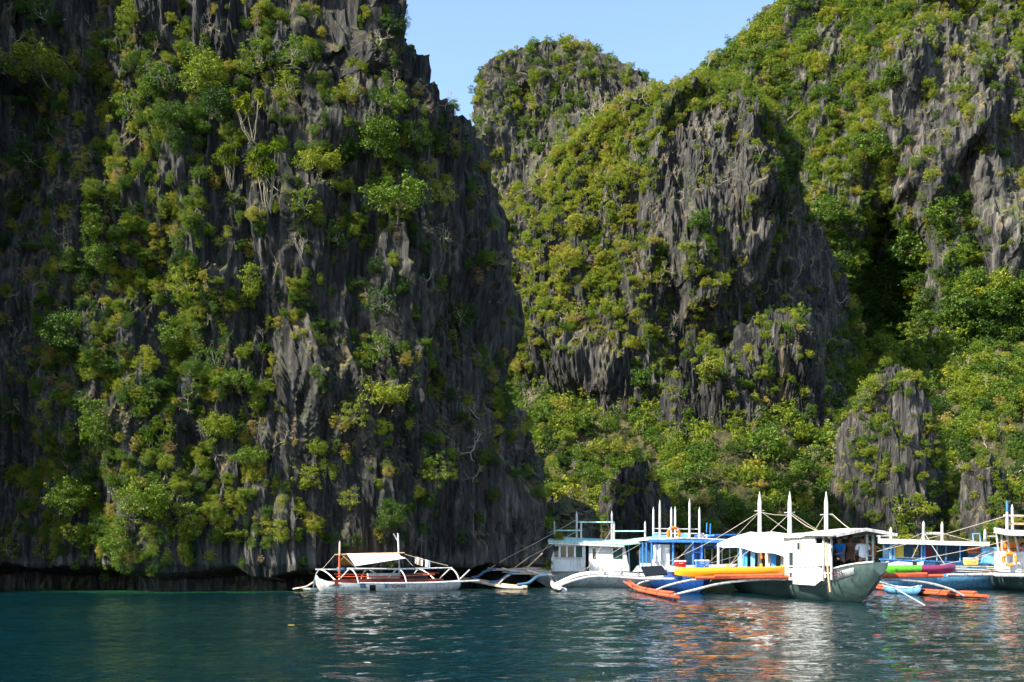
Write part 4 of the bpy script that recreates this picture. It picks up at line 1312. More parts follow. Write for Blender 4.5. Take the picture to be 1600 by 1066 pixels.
def life_vest(c, h, w, mat, label, face=(0, -1, 0), group=None):
    """Two padded halves, a neck opening and straps, hanging."""
    c = Vector(c); f = Vector(face).normalized(); s = Vector((0, 0, 1)).cross(f).normalized()
    e = thing('life_vest', c - Vector((0, 0, h)), label, 'life vest', group)
    def pad(x0, x1, z0, z1, t):
        rows = []
        for i in range(7):
            q = i / 6
            prof = [(x0, 0), (x0 + 0.02, t), ((x0 + x1) / 2, t * 1.25), (x1 - 0.02, t), (x1, 0), ((x0 + x1) / 2, -0.02)]
            k = math.sin(0.25 + q * 2.64) ** 0.4
            mx_ = (x0 + x1) / 2
            rows.append([c + s * (mx_ + (x - mx_) * k) + f * y * k + Vector((0, 0, z0 + (z1 - z0) * q)) for x, y in prof])
        return Geo().loft(rows)
    part('front_pad', pad(-w / 2, -0.015, -h, 0, 0.07), M[mat], e, True)
    part('front_pad', pad(0.015, w / 2, -h, 0, 0.07), M[mat], e, True)
    part('strap', Geo().beam(c + s * (-w / 2) + f * 0.10 + Vector((0, 0, -h * 0.62)), c + s * (w / 2) + f * 0.10 + Vector((0, 0, -h * 0.62)), 0.012, 0.03), M['black'], e)
    return e


def kayak(p0, p1, width, height, mats, label, split=None):
    """Sit-on-top kayak between two ends: moulded hull with rocker, sunken seat wells and a grab handle at each end."""
    p0, p1 = Vector(p0), Vector(p1)
    d = p1 - p0; L_ = d.length; d = d.normalized(); s = d.cross(Vector((0, 0, 1))).normalized()
    e = thing('kayak', (p0 + p1) / 2, label, 'kayak')
    def sec(t):
        w = width / 2 * (1 - abs(2 * t - 1) ** 2.6) ** 0.75 + 0.02
        rise = 0.16 * abs(2 * t - 1) ** 3
        c = p0 + d * (L_ * t) + Vector((0, 0, rise))
        hh = height * (0.72 + 0.28 * (1 - abs(2 * t - 1) ** 2))
        well = 0.10 if (0.26 < t < 0.46 or 0.56 < t < 0.76) else 0.0
        pr = [(-0.0, 0.0), (0.55, 0.04), (0.92, 0.45), (1.0, 0.72), (0.93, 0.92), (0.62, 1.0), (0.45, 1.0 - well / height), (0, 0.98 - well / height)]
        pr = pr + [(-x, z) for x, z in pr[-2:0:-1]]
        return [c + s * (x * w) + Vector((0, 0, z * hh)) for x, z in pr]
    ts = [i / 28 for i in range(29)]
    if split is None:
        part('hull', Geo().loft([sec(t) for t in ts]), M[mats[0]], e, True)
    else:
        part('hull', Geo().loft([sec(t) for t in ts if t <= split]), M[mats[0]], e, True)
        part('hull', Geo().loft([sec(t) for t in ts if t >= split - 1e-6]), M[mats[1]], e, True)
    for t in (0.46, 0.76):
        c = p0 + d * (L_ * t) + Vector((0, 0, height * 0.95))
        part('seat_back', Geo().panel([c - s * 0.17, c + s * 0.17, c + s * 0.15 + Vector((0, 0, 0.14)), c - s * 0.15 + Vector((0, 0, 0.14))], 0.03), M['black' if split else mats[0]], e)
    for t in (0.03, 0.97):
        c = p0 + d * (L_ * t) + Vector((0, 0, height * 0.8 + 0.12))
        part('handle', Geo().tube([c - s * 0.05, c + Vector((0, 0, 0.05)), c + s * 0.05], 0.012, 6), M['black'], e)
    return e


# ------------------------------------------------------------------ people
def skin_mesh(name, verts, edges, root=0, sub_=2):
    """verts: (x, y, z, rx, ry). Grown with a Skin and a Subdivision modifier, returned as a plain mesh."""
    me = bpy.data.meshes.new(name)
    me.from_pydata([v[:3] for v in verts], edges, [])
    o = bpy.data.objects.new(name, me); COL.objects.link(o)
    md = o.modifiers.new('skin', 'SKIN'); md.use_smooth_shade = True
    sv = me.skin_vertices[0].data
    for i, v in enumerate(verts):
        sv[i].radius = (v[3], v[4] if len(v) > 4 else v[3]); sv[i].use_root = (i == root)
    ms = o.modifiers.new('sub', 'SUBSURF'); ms.levels = sub_; ms.render_levels = sub_
    dg = bpy.context.evaluated_depsgraph_get()
    res = bpy.data.meshes.new_from_object(o.evaluated_get(dg))
    bpy.data.objects.remove(o)
    res.name = name
    return res


def person(base, yaw, shirt, label, arms, legs='stand', lean=0.0, h=1.68, bare=False):
    """arms: two (elbow, wrist) offsets from each shoulder in the figure's own frame (x right, y forward, z up)."""
    k = h / 1.70
    e = thing('person', base, label, 'person')
    e.rotation_euler = (0, 0, yaw)
    fy = lean
    V, E = [], []
    def add(p, r, prev=None, ry=None):
        V.append((p[0] * k, p[1] * k, p[2] * k, r * k, (ry or r) * k))
        if prev is not None: E.append((prev, len(V) - 1))
        return len(V) - 1
    pel = add((0, 0, 0.92), 0.145, None, 0.105)
    waist = add((0, fy * 0.25, 1.08), 0.125, pel, 0.095)
    chest = add((0, fy * 0.6, 1.27), 0.155, waist, 0.105)
    sh = add((0, fy * 0.85, 1.40), 0.10, chest, 0.08)
    neck = add((0, fy, 1.475), 0.05, sh)
    jaw = add((0, fy + 0.035, 1.545), 0.062, neck, 0.075)
    head = add((0, fy + 0.02, 1.63), 0.075, jaw, 0.088)
    top = add((0, fy + 0.005, 1.685), 0.045, head, 0.055)
    nose = add((0, fy + 0.125, 1.60), 0.010, head)
    for sx in (-1, 1):
        add((sx * 0.088, fy + 0.01, 1.60), 0.013, head, 0.024)                    # ears
    wrists = []
    shv = []
    for sx, (el, wr) in zip((-1, 1), arms):
        s0 = add((sx * 0.185, fy * 0.85, 1.39), 0.058, sh)
        e0 = add((sx * 0.20 + el[0], fy * 0.85 + el[1], 1.39 + el[2]), 0.042, s0)
        w0 = add((sx * 0.20 + wr[0], fy * 0.85 + wr[1], 1.39 + wr[2]), 0.028, e0)
        dv = (Vector(wr) - Vector(el)).normalized()
        P0 = Vector((sx * 0.20 + wr[0], fy * 0.85 + wr[1], 1.39 + wr[2]))
        pl = add(P0 + dv * 0.06, 0.034, w0, 0.018)
        sd = dv.cross(Vector((0.3, 0.2, 1))).normalized()
        for q, (off, ln) in enumerate(((-0.033, 0.070), (-0.011, 0.082), (0.011, 0.078), (0.033, 0.060))):
            f1 = add(P0 + dv * (0.095 + 0.4 * ln) + sd * off, 0.009, pl)
            add(P0 + dv * (0.095 + 0.9 * ln) + sd * off * 0.9 + Vector((0, 0, -0.025)), 0.008, f1)
        t1 = add(P0 + dv * 0.06 - sd * 0.055, 0.010, pl)
        add(P0 + dv * 0.10 - sd * 0.065, 0.009, t1)
        shv.append(((sx * 0.185, fy * 0.85, 1.39), (sx * 0.20 + el[0], fy * 0.85 + el[1], 1.39 + el[2])))
    lg = []
    for sx in (-1, 1):
        if legs == 'stand': kn, an = (sx * 0.10, 0.02, 0.49), (sx * 0.11, -0.02, 0.09)
        else: kn, an = (sx * 0.12, 0.40, 0.80), (sx * 0.12, 0.38, 0.40)
        hp = add((sx * 0.09, 0, 0.86), 0.095, pel)
        k0 = add(kn, 0.060, hp)
        c0 = add(((kn[0] + an[0]) / 2, (kn[1] + an[1]) / 2 - 0.02, (kn[2] + an[2]) / 2 + 0.04), 0.055, k0)
        a0 = add(an, 0.036, c0)
        add((an[0] + sx * 0.02, an[1] + 0.15, an[2] - 0.055), 0.032, a0)
        lg.append((kn, an))
    me = skin_mesh('body', V, E, pel)
    me.materials.clear(); me.materials.append(M['skin'])
    b = bpy.data.objects.new('body', me); COL.objects.link(b); b.parent = e
    def wear(nm, verts, edges, mat):
        m2 = skin_mesh(nm, [(v[0] * k, v[1] * k, v[2] * k, v[3] * k, v[4] * k) for v in verts], edges, 0)
        m2.materials.clear(); m2.materials.append(M[mat])
        o = bpy.data.objects.new(nm, m2); COL.objects.link(o); o.parent = e
    if not bare:
        sv = [(0, 0.0, 0.90, 0.165, 0.125), (0, fy * 0.25, 1.08, 0.152, 0.118), (0, fy * 0.6, 1.27, 0.178, 0.125), (0, fy * 0.85, 1.405, 0.115, 0.095)]
        se = [(0, 1), (1, 2), (2, 3)]
        for (a, bb) in shv:
            m_ = tuple(a[i] + (bb[i] - a[i]) * 0.62 for i in range(3))
            sv += [(a[0], a[1], a[2], 0.076, 0.076), (m_[0], m_[1], m_[2], 0.066, 0.066)]
            se += [(3, len(sv) - 2), (len(sv) - 2, len(sv) - 1)]
        wear('shirt', sv, se, shirt)
    pv = [(0, 0, 0.95, 0.158, 0.118), (0, 0, 0.88, 0.16, 0.12)]
    pe = [(0, 1)]
    for (kn, an), sx in zip(lg, (-1, 1)):
        pv += [(sx * 0.095, 0, 0.82, 0.11, 0.11), (kn[0], kn[1], kn[2] + 0.03, 0.085, 0.085)]
        pe += [(1, len(pv) - 2), (len(pv) - 2, len(pv) - 1)]
    wear('shorts', pv, pe, 'shorts')
    hv = [(0, fy - 0.035, 1.60, 0.070, 0.062), (0, fy - 0.015, 1.665, 0.084, 0.088), (0, fy + 0.01, 1.705, 0.060, 0.066)]
    wear('hair', hv, [(0, 1), (1, 2)], 'hair')
    for sx in (-1, 1):
        g = torus((sx * 0.033 * k, (fy + 0.098) * k, 1.635 * k), (0, 1, 0), 0.007 * k, 0.006 * k, 8, 6)
        m3 = bpy.data.meshes.new('eye'); m3.from_pydata([tuple(p) for p in g.v], [], g.f); m3.materials.append(M['hair'])
        o = bpy.data.objects.new('eye', m3); COL.objects.link(o); o.parent = e
    g = Geo().beam((-0.024 * k, (fy + 0.105) * k, 1.555 * k), (0.024 * k, (fy + 0.105) * k, 1.555 * k), 0.012 * k, 0.008 * k)
    m3 = bpy.data.meshes.new('mouth'); m3.from_pydata([tuple(p) for p in g.v], [], g.f); m3.materials.append(M['red_brown'])
    o = bpy.data.objects.new('mouth', m3); COL.objects.link(o); o.parent = e
    return e


# ================================================================== the near boat: white wheelhouse, canopy and orange floats
def cxE(Y): return 11.42 + (40.0 - Y) * 0.085
E_ = thing('outrigger_boat', (11.42, 40.0, 0.0), 'largest outrigger boat in front, white wheelhouse and canopy, grey green bow, orange floats', 'boat', 'moored outrigger boats')
stE = [(48.6, 0.30, 0.05, 0.72), (47.0, 0.62, -0.20, 0.70), (44.0, 0.82, -0.34, 0.70), (41.0, 0.92, -0.38, 0.72), (38.5, 0.95, -0.36, 0.78), (37.0, 0.93, -0.32, 0.88), (36.0, 0.88, -0.25, 1.02),
       (35.2, 0.78, -0.10, 1.17), (34.5, 0.60, 0.20, 1.29), (33.9, 0.42, 0.60, 1.36), (33.3, 0.24, 0.98, 1.40)]
bowE = stE[-1]
hE = hull_part(E_, stE, cxE, M['hull_grey'])
for sx in (-1, 1):
    g2 = Geo().tube([(cxE(Y) + sx * hb, Y, zs + 0.01) for (Y, hb, zk, zs) in stE], 0.035, 6, 2)
    sub('gunwale', g2, M['dull_white'], hE, True)
# pale name band along the port bow, following the flare
band = []
for (Y, hb, zk, zs) in [(36.9, 0.925, -0.31, 0.89), (36.4, 0.90, -0.28, 0.96), (36.0, 0.88, -0.25, 1.02), (35.6, 0.83, -0.18, 1.095), (35.2, 0.78, -0.10, 1.17), (34.85, 0.69, 0.03, 1.23), (34.5, 0.60, 0.16, 1.29), (34.2, 0.50, 0.34, 1.325)]:
    row = []
    for t in (0.10, 0.20, 0.34):
        row.append((cxE(Y) - hb * (1 - t ** (2.2 / 0.85)) - 0.006, Y - 0.004, zs + (zk - zs) * t))
    band.append(row)
sub('name_band', Geo().sheet(band, 0.008), M['name_band'], hE, True)
letters('lettering', 'CORAN', 'dark_ink', 0.26, (cxE(35.4) - 0.89, 35.40, 0.80), (0.22, -0.80, 0.19), (-0.35, 0.1, 1), hE)
part('deck', Geo().panel([(cxE(48) - 0.4, 48, 0.66), (cxE(37) - 0.85, 37.0, 0.62), (cxE(35) - 0.6, 35.0, 0.62), (cxE(35) + 0.6, 35.0, 0.62), (cxE(37) + 0.85, 37.0, 0.62), (cxE(48) + 0.4, 48, 0.66)], 0.04), M['pale_wood'], E_)
# wheelhouse
def wx_(dx, Y): return cxE(Y) + dx
wl_ = -1.15
# side wall with two openings, made of boards round them
yA, yB, zB, zT = 38.9, 35.9, 0.72, 2.30
def sidewall(y0, y1, z0, z1, nm='side_wall', mat='white'):
    return part(nm, Geo().panel([(wx_(wl_, y0), y0, z0), (wx_(wl_, y1), y1, z0), (wx_(wl_, y1), y1, z1), (wx_(wl_, y0), y0, z1)], 0.05), M[mat], E_)
sidewall(38.9, 38.5, zB, zT); sidewall(38.5, 38.05, zB, 1.15); sidewall(38.5, 38.05, 1.75, zT); sidewall(38.05, 35.9, zB - 0.14, zT)
wn_ = part('window', Geo().panel([(wx_(wl_ + 0.03, 38.5), 38.5, 1.15), (wx_(wl_ + 0.03, 38.05), 38.05, 1.15), (wx_(wl_ + 0.03, 38.05), 38.05, 1.75), (wx_(wl_ + 0.03, 38.5), 38.5, 1.75)], 0.012), M['glass'], E_)
part('small_window', Geo().panel([(wx_(wl_ - 0.004, 37.6), 37.6, 1.85), (wx_(wl_ - 0.004, 37.35), 37.35, 1.85), (wx_(wl_ - 0.004, 37.35), 37.35, 2.1), (wx_(wl_ - 0.004, 37.6), 37.6, 2.1)], 0.012), M['glass'], E_)
part('small_window', Geo().panel([(wx_(wl_ - 0.004, 38.4), 38.4, 0.82), (wx_(wl_ - 0.004, 38.15), 38.15, 0.82), (wx_(wl_ - 0.004, 38.15), 38.15, 1.0), (wx_(wl_ - 0.004, 38.4), 38.4, 1.0)], 0.012), M['glass'], E_)
for Y in (37.9, 37.2, 36.5):
    part('batten', Geo().beam((wx_(wl_ - 0.012, Y), Y, 0.62), (wx_(wl_ - 0.012, Y), Y, 2.28), 0.05, 0.03, (0, 1, 0)), M['dull_white'], E_)
part('batten', Geo().beam((wx_(wl_ - 0.014, 38.9), 38.9, 1.24), (wx_(wl_ - 0.014, 35.95), 35.95, 1.24), 0.03, 0.05), M['dull_white'], E_)
# front screens: one wide bright board turned to the side, one narrower one
yF = 35.9
part('front_screen', Geo().panel([(wx_(wl_, yF), yF - 0.01, 1.27), (wx_(wl_ + 0.08, 35.35), 35.35, 1.27), (wx_(wl_ + 0.08, 35.35), 35.35, 2.05), (wx_(wl_, yF), yF - 0.01, 2.05)], 0.04), M['white'], E_)
part('front_screen', Geo().panel([(wx_(wl_ + 0.09, 35.34), 35.34, 1.27), (wx_(wl_ + 0.25, 35.18), 35.18, 1.27), (wx_(wl_ + 0.25, 35.18), 35.18, 2.06), (wx_(wl_ + 0.09, 35.34), 35.34, 2.06)], 0.04), M['dull_white'], E_)
part('knee_board', Geo().panel([(wx_(wl_, yF), yF - 0.02, 0.60), (wx_(wl_ + 0.26, 35.55), 35.55, 0.88), (wx_(wl_ + 0.22, 35.6), 35.6, 1.16), (wx_(wl_ + 0.12, 35.7), 35.7, 1.25), (wx_(wl_, yF), yF - 0.02, 1.25)], 0.04), M['white'], E_)
for dx, Y, z0 in ((wl_ + 0.08, 35.33, 0.75), (wl_ + 0.28, 35.15, 0.8), (0.26, 34.95, 1.2), (0.62, 35.3, 1.0), (1.02, 36.2, 0.8), (1.02, 38.9, 0.7), (wl_ + 0.02, 38.95, 0.7)):
    part('post', Geo().beam((wx_(dx, Y), Y, z0), (wx_(dx, Y), Y, 2.36), 0.07), M['dull_white'], E_)
part('back_wall', Geo().panel([(wx_(-1.12, 38.95), 38.95, 0.7), (wx_(1.0, 38.95), 38.95, 0.7), (wx_(1.0, 38.95), 38.95, 2.3), (wx_(-1.0, 38.95), 38.95, 2.3)], 0.04), M['steel_blue'], E_)
part('side_wall', Geo().panel([(wx_(1.0, 38.9), 38.9, 0.7), (wx_(1.0, 36.6), 36.6, 0.7), (wx_(1.0, 36.6), 36.6, 2.3), (wx_(1.0, 38.9), 38.9, 2.3)], 0.04), M['dull_white'], E_)
part('rail', Geo().beam((wx_(wl_ + 0.08, 35.3), 35.3, 1.02), (wx_(wl_ + 0.28, 35.12), 35.12, 1.02), 0.05), M['dull_white'], E_)
part('rail', Geo().beam((wx_(0.26, 34.95), 34.95, 1.62), (wx_(0.62, 35.3), 35.3, 1.62), 0.04), M['dull_white'], E_)
rows = []
for Y, lift in ((39.2, 0.0), (38.0, 0.05), (36.5, 0.06), (35.2, 0.03), (34.4, 0.0)):
    rows.append([(wx_(dx * (1.0 if Y > 35 else 0.86), Y), Y, 2.34 + lift + dz_) for dx, dz_ in ((-1.30, -0.02), (-0.7, 0.11), (0.0, 0.20), (0.7, 0.12), (1.2, 0.0))])
rf = part('roof', Geo().sheet(rows, -0.05), M['dull_white'], E_)
sub('fascia', Geo().beam((wx_(-1.0, 34.38), 34.38, 2.30), (wx_(0.0, 34.38), 34.38, 2.50), 0.03, 0.11).beam((wx_(0.0, 34.38), 34.38, 2.50), (wx_(1.04, 34.38), 34.38, 2.31), 0.03, 0.11), M['dull_white'], rf)
# canopy over the middle deck: ridge, sagging cloth, a hem that droops at the near end
rows = []
for i in range(9):
    t = i / 8
    Y = 46.6 - t * 7.6
    xl_ = 9.35 + t * 1.05; zl = 2.20 - 0.28 * t ** 1.6 - 0.05 * math.sin(t * 6.28 * 2)
    zr_ = 2.74 - 0.28 * t - 0.03 * math.sin(t * 6.28 * 2)
    c = cxE(Y)
    rows.append([(xl_ - 0.02, Y, zl - 0.10 - 0.22 * t), (xl_, Y, zl), (xl_ + (c - xl_) * 0.45, Y, zl + (zr_ - zl) * 0.55), (c, Y, zr_), (c + (c - xl_) * 0.55, Y, zl + (zr_ - zl) * 0.55), (2 * c - xl_, Y, zl)])
cn = part('canopy', Geo().sheet(rows, 0.015), M['canvas'], E_, True)
for i in (1, 3, 5):
    r = rows[i]
    sub('seam', Geo().tube([Vector(p) + Vector((0, 0, 0.012)) for p in r[1:4]], 0.014, 5, 2), M['towel_grey'], cn)
for i in (0, 3, 6):
    r = rows[i]
    part('post', Geo().beam((r[1][0] + 0.04, r[1][1], 0.7), (r[1][0] + 0.04, r[1][1], r[1][2]), 0.10), M['white'], E_)
    part('post', Geo().beam((r[5][0] - 0.04, r[5][1], 0.7), (r[5][0] - 0.04, r[5][1], r[5][2]), 0.10), M['white'], E_)
part('side_deck', Geo().panel([(8.9, 46.8, 0.74), (10.1, 39.0, 0.74), (13.0, 39.0, 0.74), (13.0, 46.8, 0.74)], 0.05), M['dull_white'], E_)
part('side_rail', Geo().beam((9.42, 46.0, 1.02), (10.35, 39.3, 1.02), 0.05, 0.16), M['white'], E_)
# three thick white masts with pointed tips
for (px, py, Y, r, z0) in ((1187, 768, 44.5, 0.085, 0.7), (1234, 768, 41.0, 0.08, 0.7), (1291, 768, 37.3, 0.075, 0.7)):
    p = W(px, py, Y)
    mo = mast(E_, (p.x, Y, z0), p, r, 'white')
    sub('spreader', Geo().beam((p.x - 0.22, Y, p.z - 0.85), (p.x + 0.20, Y, p.z - 0.83), 0.03), M['white'], mo)
# outrigger arms and orange bamboo floats
ARMS_Y = (38.6, 43.4, 49.0)
for i, Y in enumerate(ARMS_Y):
    c = cxE(min(Y, 48))
    part('outrigger_arm', Geo().tube([(c - 0.4, Y, 0.80), (c - 2.2, Y, 0.74), (c - 3.6, Y, 0.60), (c - 4.6, Y, 0.36), (5.95, Y, 0.12)], [0.06, 0.06, 0.055, 0.05, 0.045], 8, 4), M['dull_white'], E_, True)
    part('outrigger_arm', Geo().tube([(c + 0.4, Y, 0.80), (c + 2.2, Y, 0.76), (c + 3.8, Y, 0.66), (c + 4.9, Y, 0.40), (17.05 - 0.02 * (Y - 38), Y, 0.12)], [0.06, 0.06, 0.055, 0.05, 0.045], 8, 4), M['dull_white'], E_, True)
for x0, x1, y0, y1 in ((5.98, 5.65, 36.7, 50.8), (17.25, 17.0, 36.9, 50.8)):
    for dx, dz_, cut in ((-0.10, 0.10, 0.0), (0.06, 0.06, 0.5), (-0.02, 0.20, 1.1)):
        fo = part('bamboo_float', Geo().tube([(x0 + dx, y0 + cut, 0.06 + dz_), (x0 + (x1 - x0) * 0.3 + dx, y0 + (y1 - y0) * 0.3, 0.02 + dz_), (x0 + (x1 - x0) * 0.7 + dx, y0 + (y1 - y0) * 0.7, 0.05 + dz_), (x1 + dx, y1 - cut, 0.30 + dz_)],
                                        [0.062, 0.066, 0.062, 0.045], 8, 4), M['orange'], E_, True)
    for q in range(5):
        Y = y0 + 1.0 + q * 2.9
        sub('lashing', torus((x0 + (x1 - x0) * (Y - y0) / (y1 - y0) - 0.02, Y, 0.14), (0, 1, 0), 0.145, 0.016, 14, 6), M['dark'], fo)
# orange poles lashed across the arms, carrying the kayaks
for (a, b, z) in ((6.9, 10.6, 0.80), (7.6, 10.2, 0.86), (12.8, 16.2, 0.84), (13.2, 15.6, 0.90)):
    part('cross_pole', Geo().tube([(a, 38.5, z), ((a + b) / 2, 38.55, z + 0.02), (b, 38.5, z + 0.04)], 0.065, 8, 3), M['orange'], E_, True)
    part('cross_pole', Geo().tube([(a + 0.1, 39.6, z), ((a + b) / 2, 39.6, z + 0.02), (b - 0.1, 39.6, z + 0.03)], 0.06, 8, 3), M['orange'], E_, True)
# stays
for a, b in (((1187, 800, 44.5), (1040, 880, 43.4)), ((1234, 803, 41.0), (1110, 905, 38.6)), ((1234, 803, 41), (1290, 835, 37.3)), ((1300, 803, 37.3), (1345, 838, 35.5)), ((1165, 850, 45), (1110, 908, 38.7))):
    rope(E_, W(*a), W(*b), 0.013, 'rope', 0.05)
rope(E_, W(1345, 882, 34.2), (13.3, 33.0, 0.02), 0.014, 'white_rope', 0.05, 'mooring_line')

for a, b in (((1187, 800, 44.5), (1234, 805, 41)), ((1187, 800, 44.5), (1085, 900, 43.4)), ((1291, 800, 37.3), (1225, 902, 38.6)), ((1234, 800, 41), (1395, 900, 38.6)), ((1291, 800, 37.3), (1452, 905, 38.7)), ((1187, 798, 44.5), (1330, 895, 43.4))):
    rope(E_, W(*a), W(*b), 0.009, 'rope', 0.03)
kayak(W(1054, 905, 39.1), W(1231, 903, 39.0), 0.78, 0.44, ('kayak_orange',), 'long orange kayak lying across the outrigger arms of the largest boat')
kayak(W(1374, 900, 39.1), W(1493, 899, 39.2), 0.76, 0.40, ('kayak_green', 'kayak_magenta'), 'two tone green and magenta kayak right of the grey green bow', split=0.5)
# black board on the outer end
bp = [W(1001, 887, 43.6), W(1033, 885.5, 44.4), W(1043, 899, 43.9), W(1008, 901, 43.1)]
single('board', Geo().panel(bp, 0.06), M['black'], 'black slanted board left of the orange kayak', 'board')
# bamboo pole against the wheelhouse
single('bamboo_pole', Geo().tube([W(1291, 848, 35.0), W(1293, 885, 34.9), W(1297, 925, 34.85)], 0.032, 8, 4), M['bamboo'], 'upright brown bamboo pole leaning at the wheelhouse front', 'pole', smooth=True)
# towels along the canopy side
TOW = [(1152, 10, 45.2, 'sky_blue', 'blue'), (1160, 9, 44.5, 'towel_blue', 'blue'), (1172, 9, 43.6, 'sky_blue', 'light blue'), (1198, 7, 42.0, 'towel_grey', 'grey'), (1204, 10, 41.6, 'towel_blue', 'bright blue'), (1219, 8, 40.7, 'towel_grey', 'dark grey'), (1229, 8, 40.1, 'towel_blue', 'blue')]
WHERE = ['farthest left beside the first canopy post', 'second from the left under the canopy', 'third from the left under the canopy', 'narrow one right of the middle canopy post', 'in the middle under the canopy', 'between the two right hand blue towels', 'nearest the wheelhouse window']
for (px, w_, Y, mt, cn_), wh in zip(TOW, WHERE):
    a = W(px, 853, Y); b = W(px + w_, 853, Y - 0.35)
    single('towel', cloth_strip(a, b, 0.98 + random.uniform(-0.06, 0.1), 1.5, 0.035), M[mt], cn_ + ' towel hanging, ' + wh, 'towel', 'towels hanging along the canopy side', True)
life_vest(W(1364.5, 851, 35.6), 0.42, 0.20, 'vest', 'orange life vest hanging from the right wheelhouse post')
# blue cushions and cloth lying on the bow
rows = [[(W(px, 883.5 - 3.5 * math.sin((px - 1325) / 40 * 3.1) * s - (1.5 if s == 0.5 else 0), 34.6 + 0.5 * (1 - s))) for px in (1326, 1334, 1342, 1350, 1358)] for s in (0.0, 0.5, 1.0)]
single('cloth', Geo().sheet(rows, -0.02), M['sky_blue'], 'crumpled light blue cloth lying over the bow edge', 'cloth', smooth=True)
# crew
person((11.48, 35.75, 0.62), 2.2 + math.pi * 0, 'shirt_blue', 'person in a bright blue shirt under the wheelhouse roof', (((-0.02, 0.12, -0.26), (0.08, 0.34, -0.30)), ((0.02, 0.14, -0.25), (-0.06, 0.36, -0.26))), lean=0.06, h=1.66)
person((11.93, 36.1, 0.62), 2.9, 'shirt_blue', 'bare backed dark person between the blue and white shirts', (((-0.03, 0.05, -0.28), (0.02, 0.28, -0.36)), ((0.04, 0.08, -0.27), (0.0, 0.30, -0.30))), lean=0.04, h=1.72, bare=True)
person((12.10, 35.3, 0.62), 0.12, 'shirt_white', 'person in a white shirt seen from behind at the bow', (((-0.06, 0.02, -0.28), (-0.06, 0.20, -0.42)), ((0.08, -0.02, -0.28), (0.06, 0.12, -0.48))), lean=0.03, h=1.66)

# ================================================================== blue boat behind the orange kayak
D_ = thing('outrigger_boat', (8.2, 49.0, 0.0), 'blue boat with tall white posts and lifebuoy on its roof', 'boat', 'moored outrigger boats')
def cxD(Y): return 8.15 + (50 - Y) * 0.02
stD = [(58.0, 0.4, 0.0, 0.9), (55, 0.95, -0.3, 0.85), (51, 1.1, -0.35, 0.86), (48, 1.0, -0.3, 0.92), (46, 0.75, -0.2, 1.02), (44.8, 0.40, 0.1, 1.12), (44.0, 0.15, 0.6, 1.2)]
hull_part(D_, stD, cxD, M['deep_blue'])
part('foredeck', Geo().panel([W(1042, 893, 48.8), W(1046, 893, 45.6), W(1140, 890, 45.6), W(1152, 881, 49.5), W(1046, 884, 50.2)], 0.05), M['lilac'], D_)
yd0, yd1 = 50.0, 54.0
zR = 2.42
part('roof', Geo().sheet([[(x, Y, zR + 0.10 * math.sin((x - 6.6) / 3.9 * 3.14) + (0.02 if Y > 51 else -0.02)) for x in (6.62, 7.4, 8.3, 9.2, 10.1, 10.55)] for Y in (49.5, 51.5, 54.4)], -0.06), M['white'], D_)
part('eave', Geo().beam((6.6, 49.45, zR - 0.03), (10.56, 49.45, zR - 0.06), 0.06, 0.14), M['blue'], D_)
for Y in (51.4, 52.8, 54.0):
    part('post', Geo().beam((6.75, Y, 0.9), (6.75, Y, zR), 0.08), M['blue'], D_)
part('side_board', Geo().panel([(6.75, yd0, 0.85), (6.75, yd1, 0.85), (6.75, yd1, 1.3), (6.75, yd0, 1.3)], -0.05), M['white'], D_)
part('wall', Geo().panel([W(1019, 893, 49.7), W(1050, 889, 49.7), W(1049, 884, 49.7), W(1019, 874, 49.7)], 0.05), M['white'], D_)
part('wall', Geo().panel([W(1033, 885, 49.72), W(1046.5, 886, 49.72), W(1046.5, 851, 49.72), W(1033, 851, 49.72)], 0.05), M['white'], D_)
part('back_wall', Geo().panel([(6.75, 53.9, 0.9), (8.6, 53.9, 0.9), (8.6, 53.9, zR), (6.75, 53.9, zR)], 0.05), M['steel_blue'], D_)
for px, w_ in ((1018.5, 2.2), (1024, 2.0), (1051.5, 5.5), (1083, 2.0), (1096.5, 5.0)):
    part('post', Geo().beam(W(px, 886, 49.75), W(px, 848, 49.75), w_ * 50 / F, 0.09), M['blue'], D_)
part('crossbar', Geo().beam(W(1083, 863, 49.8), W(1097, 863, 49.8), 0.05), M['blue'], D_)
part('door', Geo().panel([W(1070, 886, 50.4), W(1084, 886, 50.4), W(1084, 851, 50.4), W(1070, 851, 50.4)], 0.05), M['steel_blue'], D_)
part('door', Geo().panel([W(1085, 878, 50.3), W(1095, 878, 50.3), W(1095, 851, 50.3), W(1085, 851, 50.3)], 0.05), M['deep_blue'], D_)
for (x, y0, y1, Y) in ((1021, 792, 845, 51), (1031, 781, 845, 50.3), (1049, 792, 846, 49.9), (1055, 791, 840, 53), (1077.5, 779, 846, 50.6), (1093, 792, 846, 49.9)):
    mast(D_, W(x, y1, Y), W(x, y0, Y), 0.055, 'dull_white', 'post')
part('roof_rail', Geo().beam(W(1020, 833, 50.9), W(1100, 834, 50.9), 0.05), M['white'], D_)
part('roof_rail', Geo().beam(W(1020, 826, 53.5), W(1094, 827, 53.5), 0.04), M['white'], D_)
part('roof_box', Geo().panel([W(1021, 843, 50.6), W(1043, 844, 50.6), W(1043, 836, 50.6), W(1021, 835, 50.6)], 0.4), M['sky_blue'], D_)
part('roof_box', Geo().panel([W(1063, 840, 51.2), W(1078, 840, 51.2), W(1078, 834, 51.2), W(1063, 834, 51.2)], 0.4), M['sky_blue'], D_)
for (a, b) in (((1092, 834), (1104, 838)), ((1092, 840), (1104, 843)), ((1104, 835), (1104, 848)), ((1098, 834), (1098, 848))):
    part('white_frame', Geo().beam(W(a[0], a[1], 50), W(b[0], b[1], 50), 0.07), M['white'], D_)
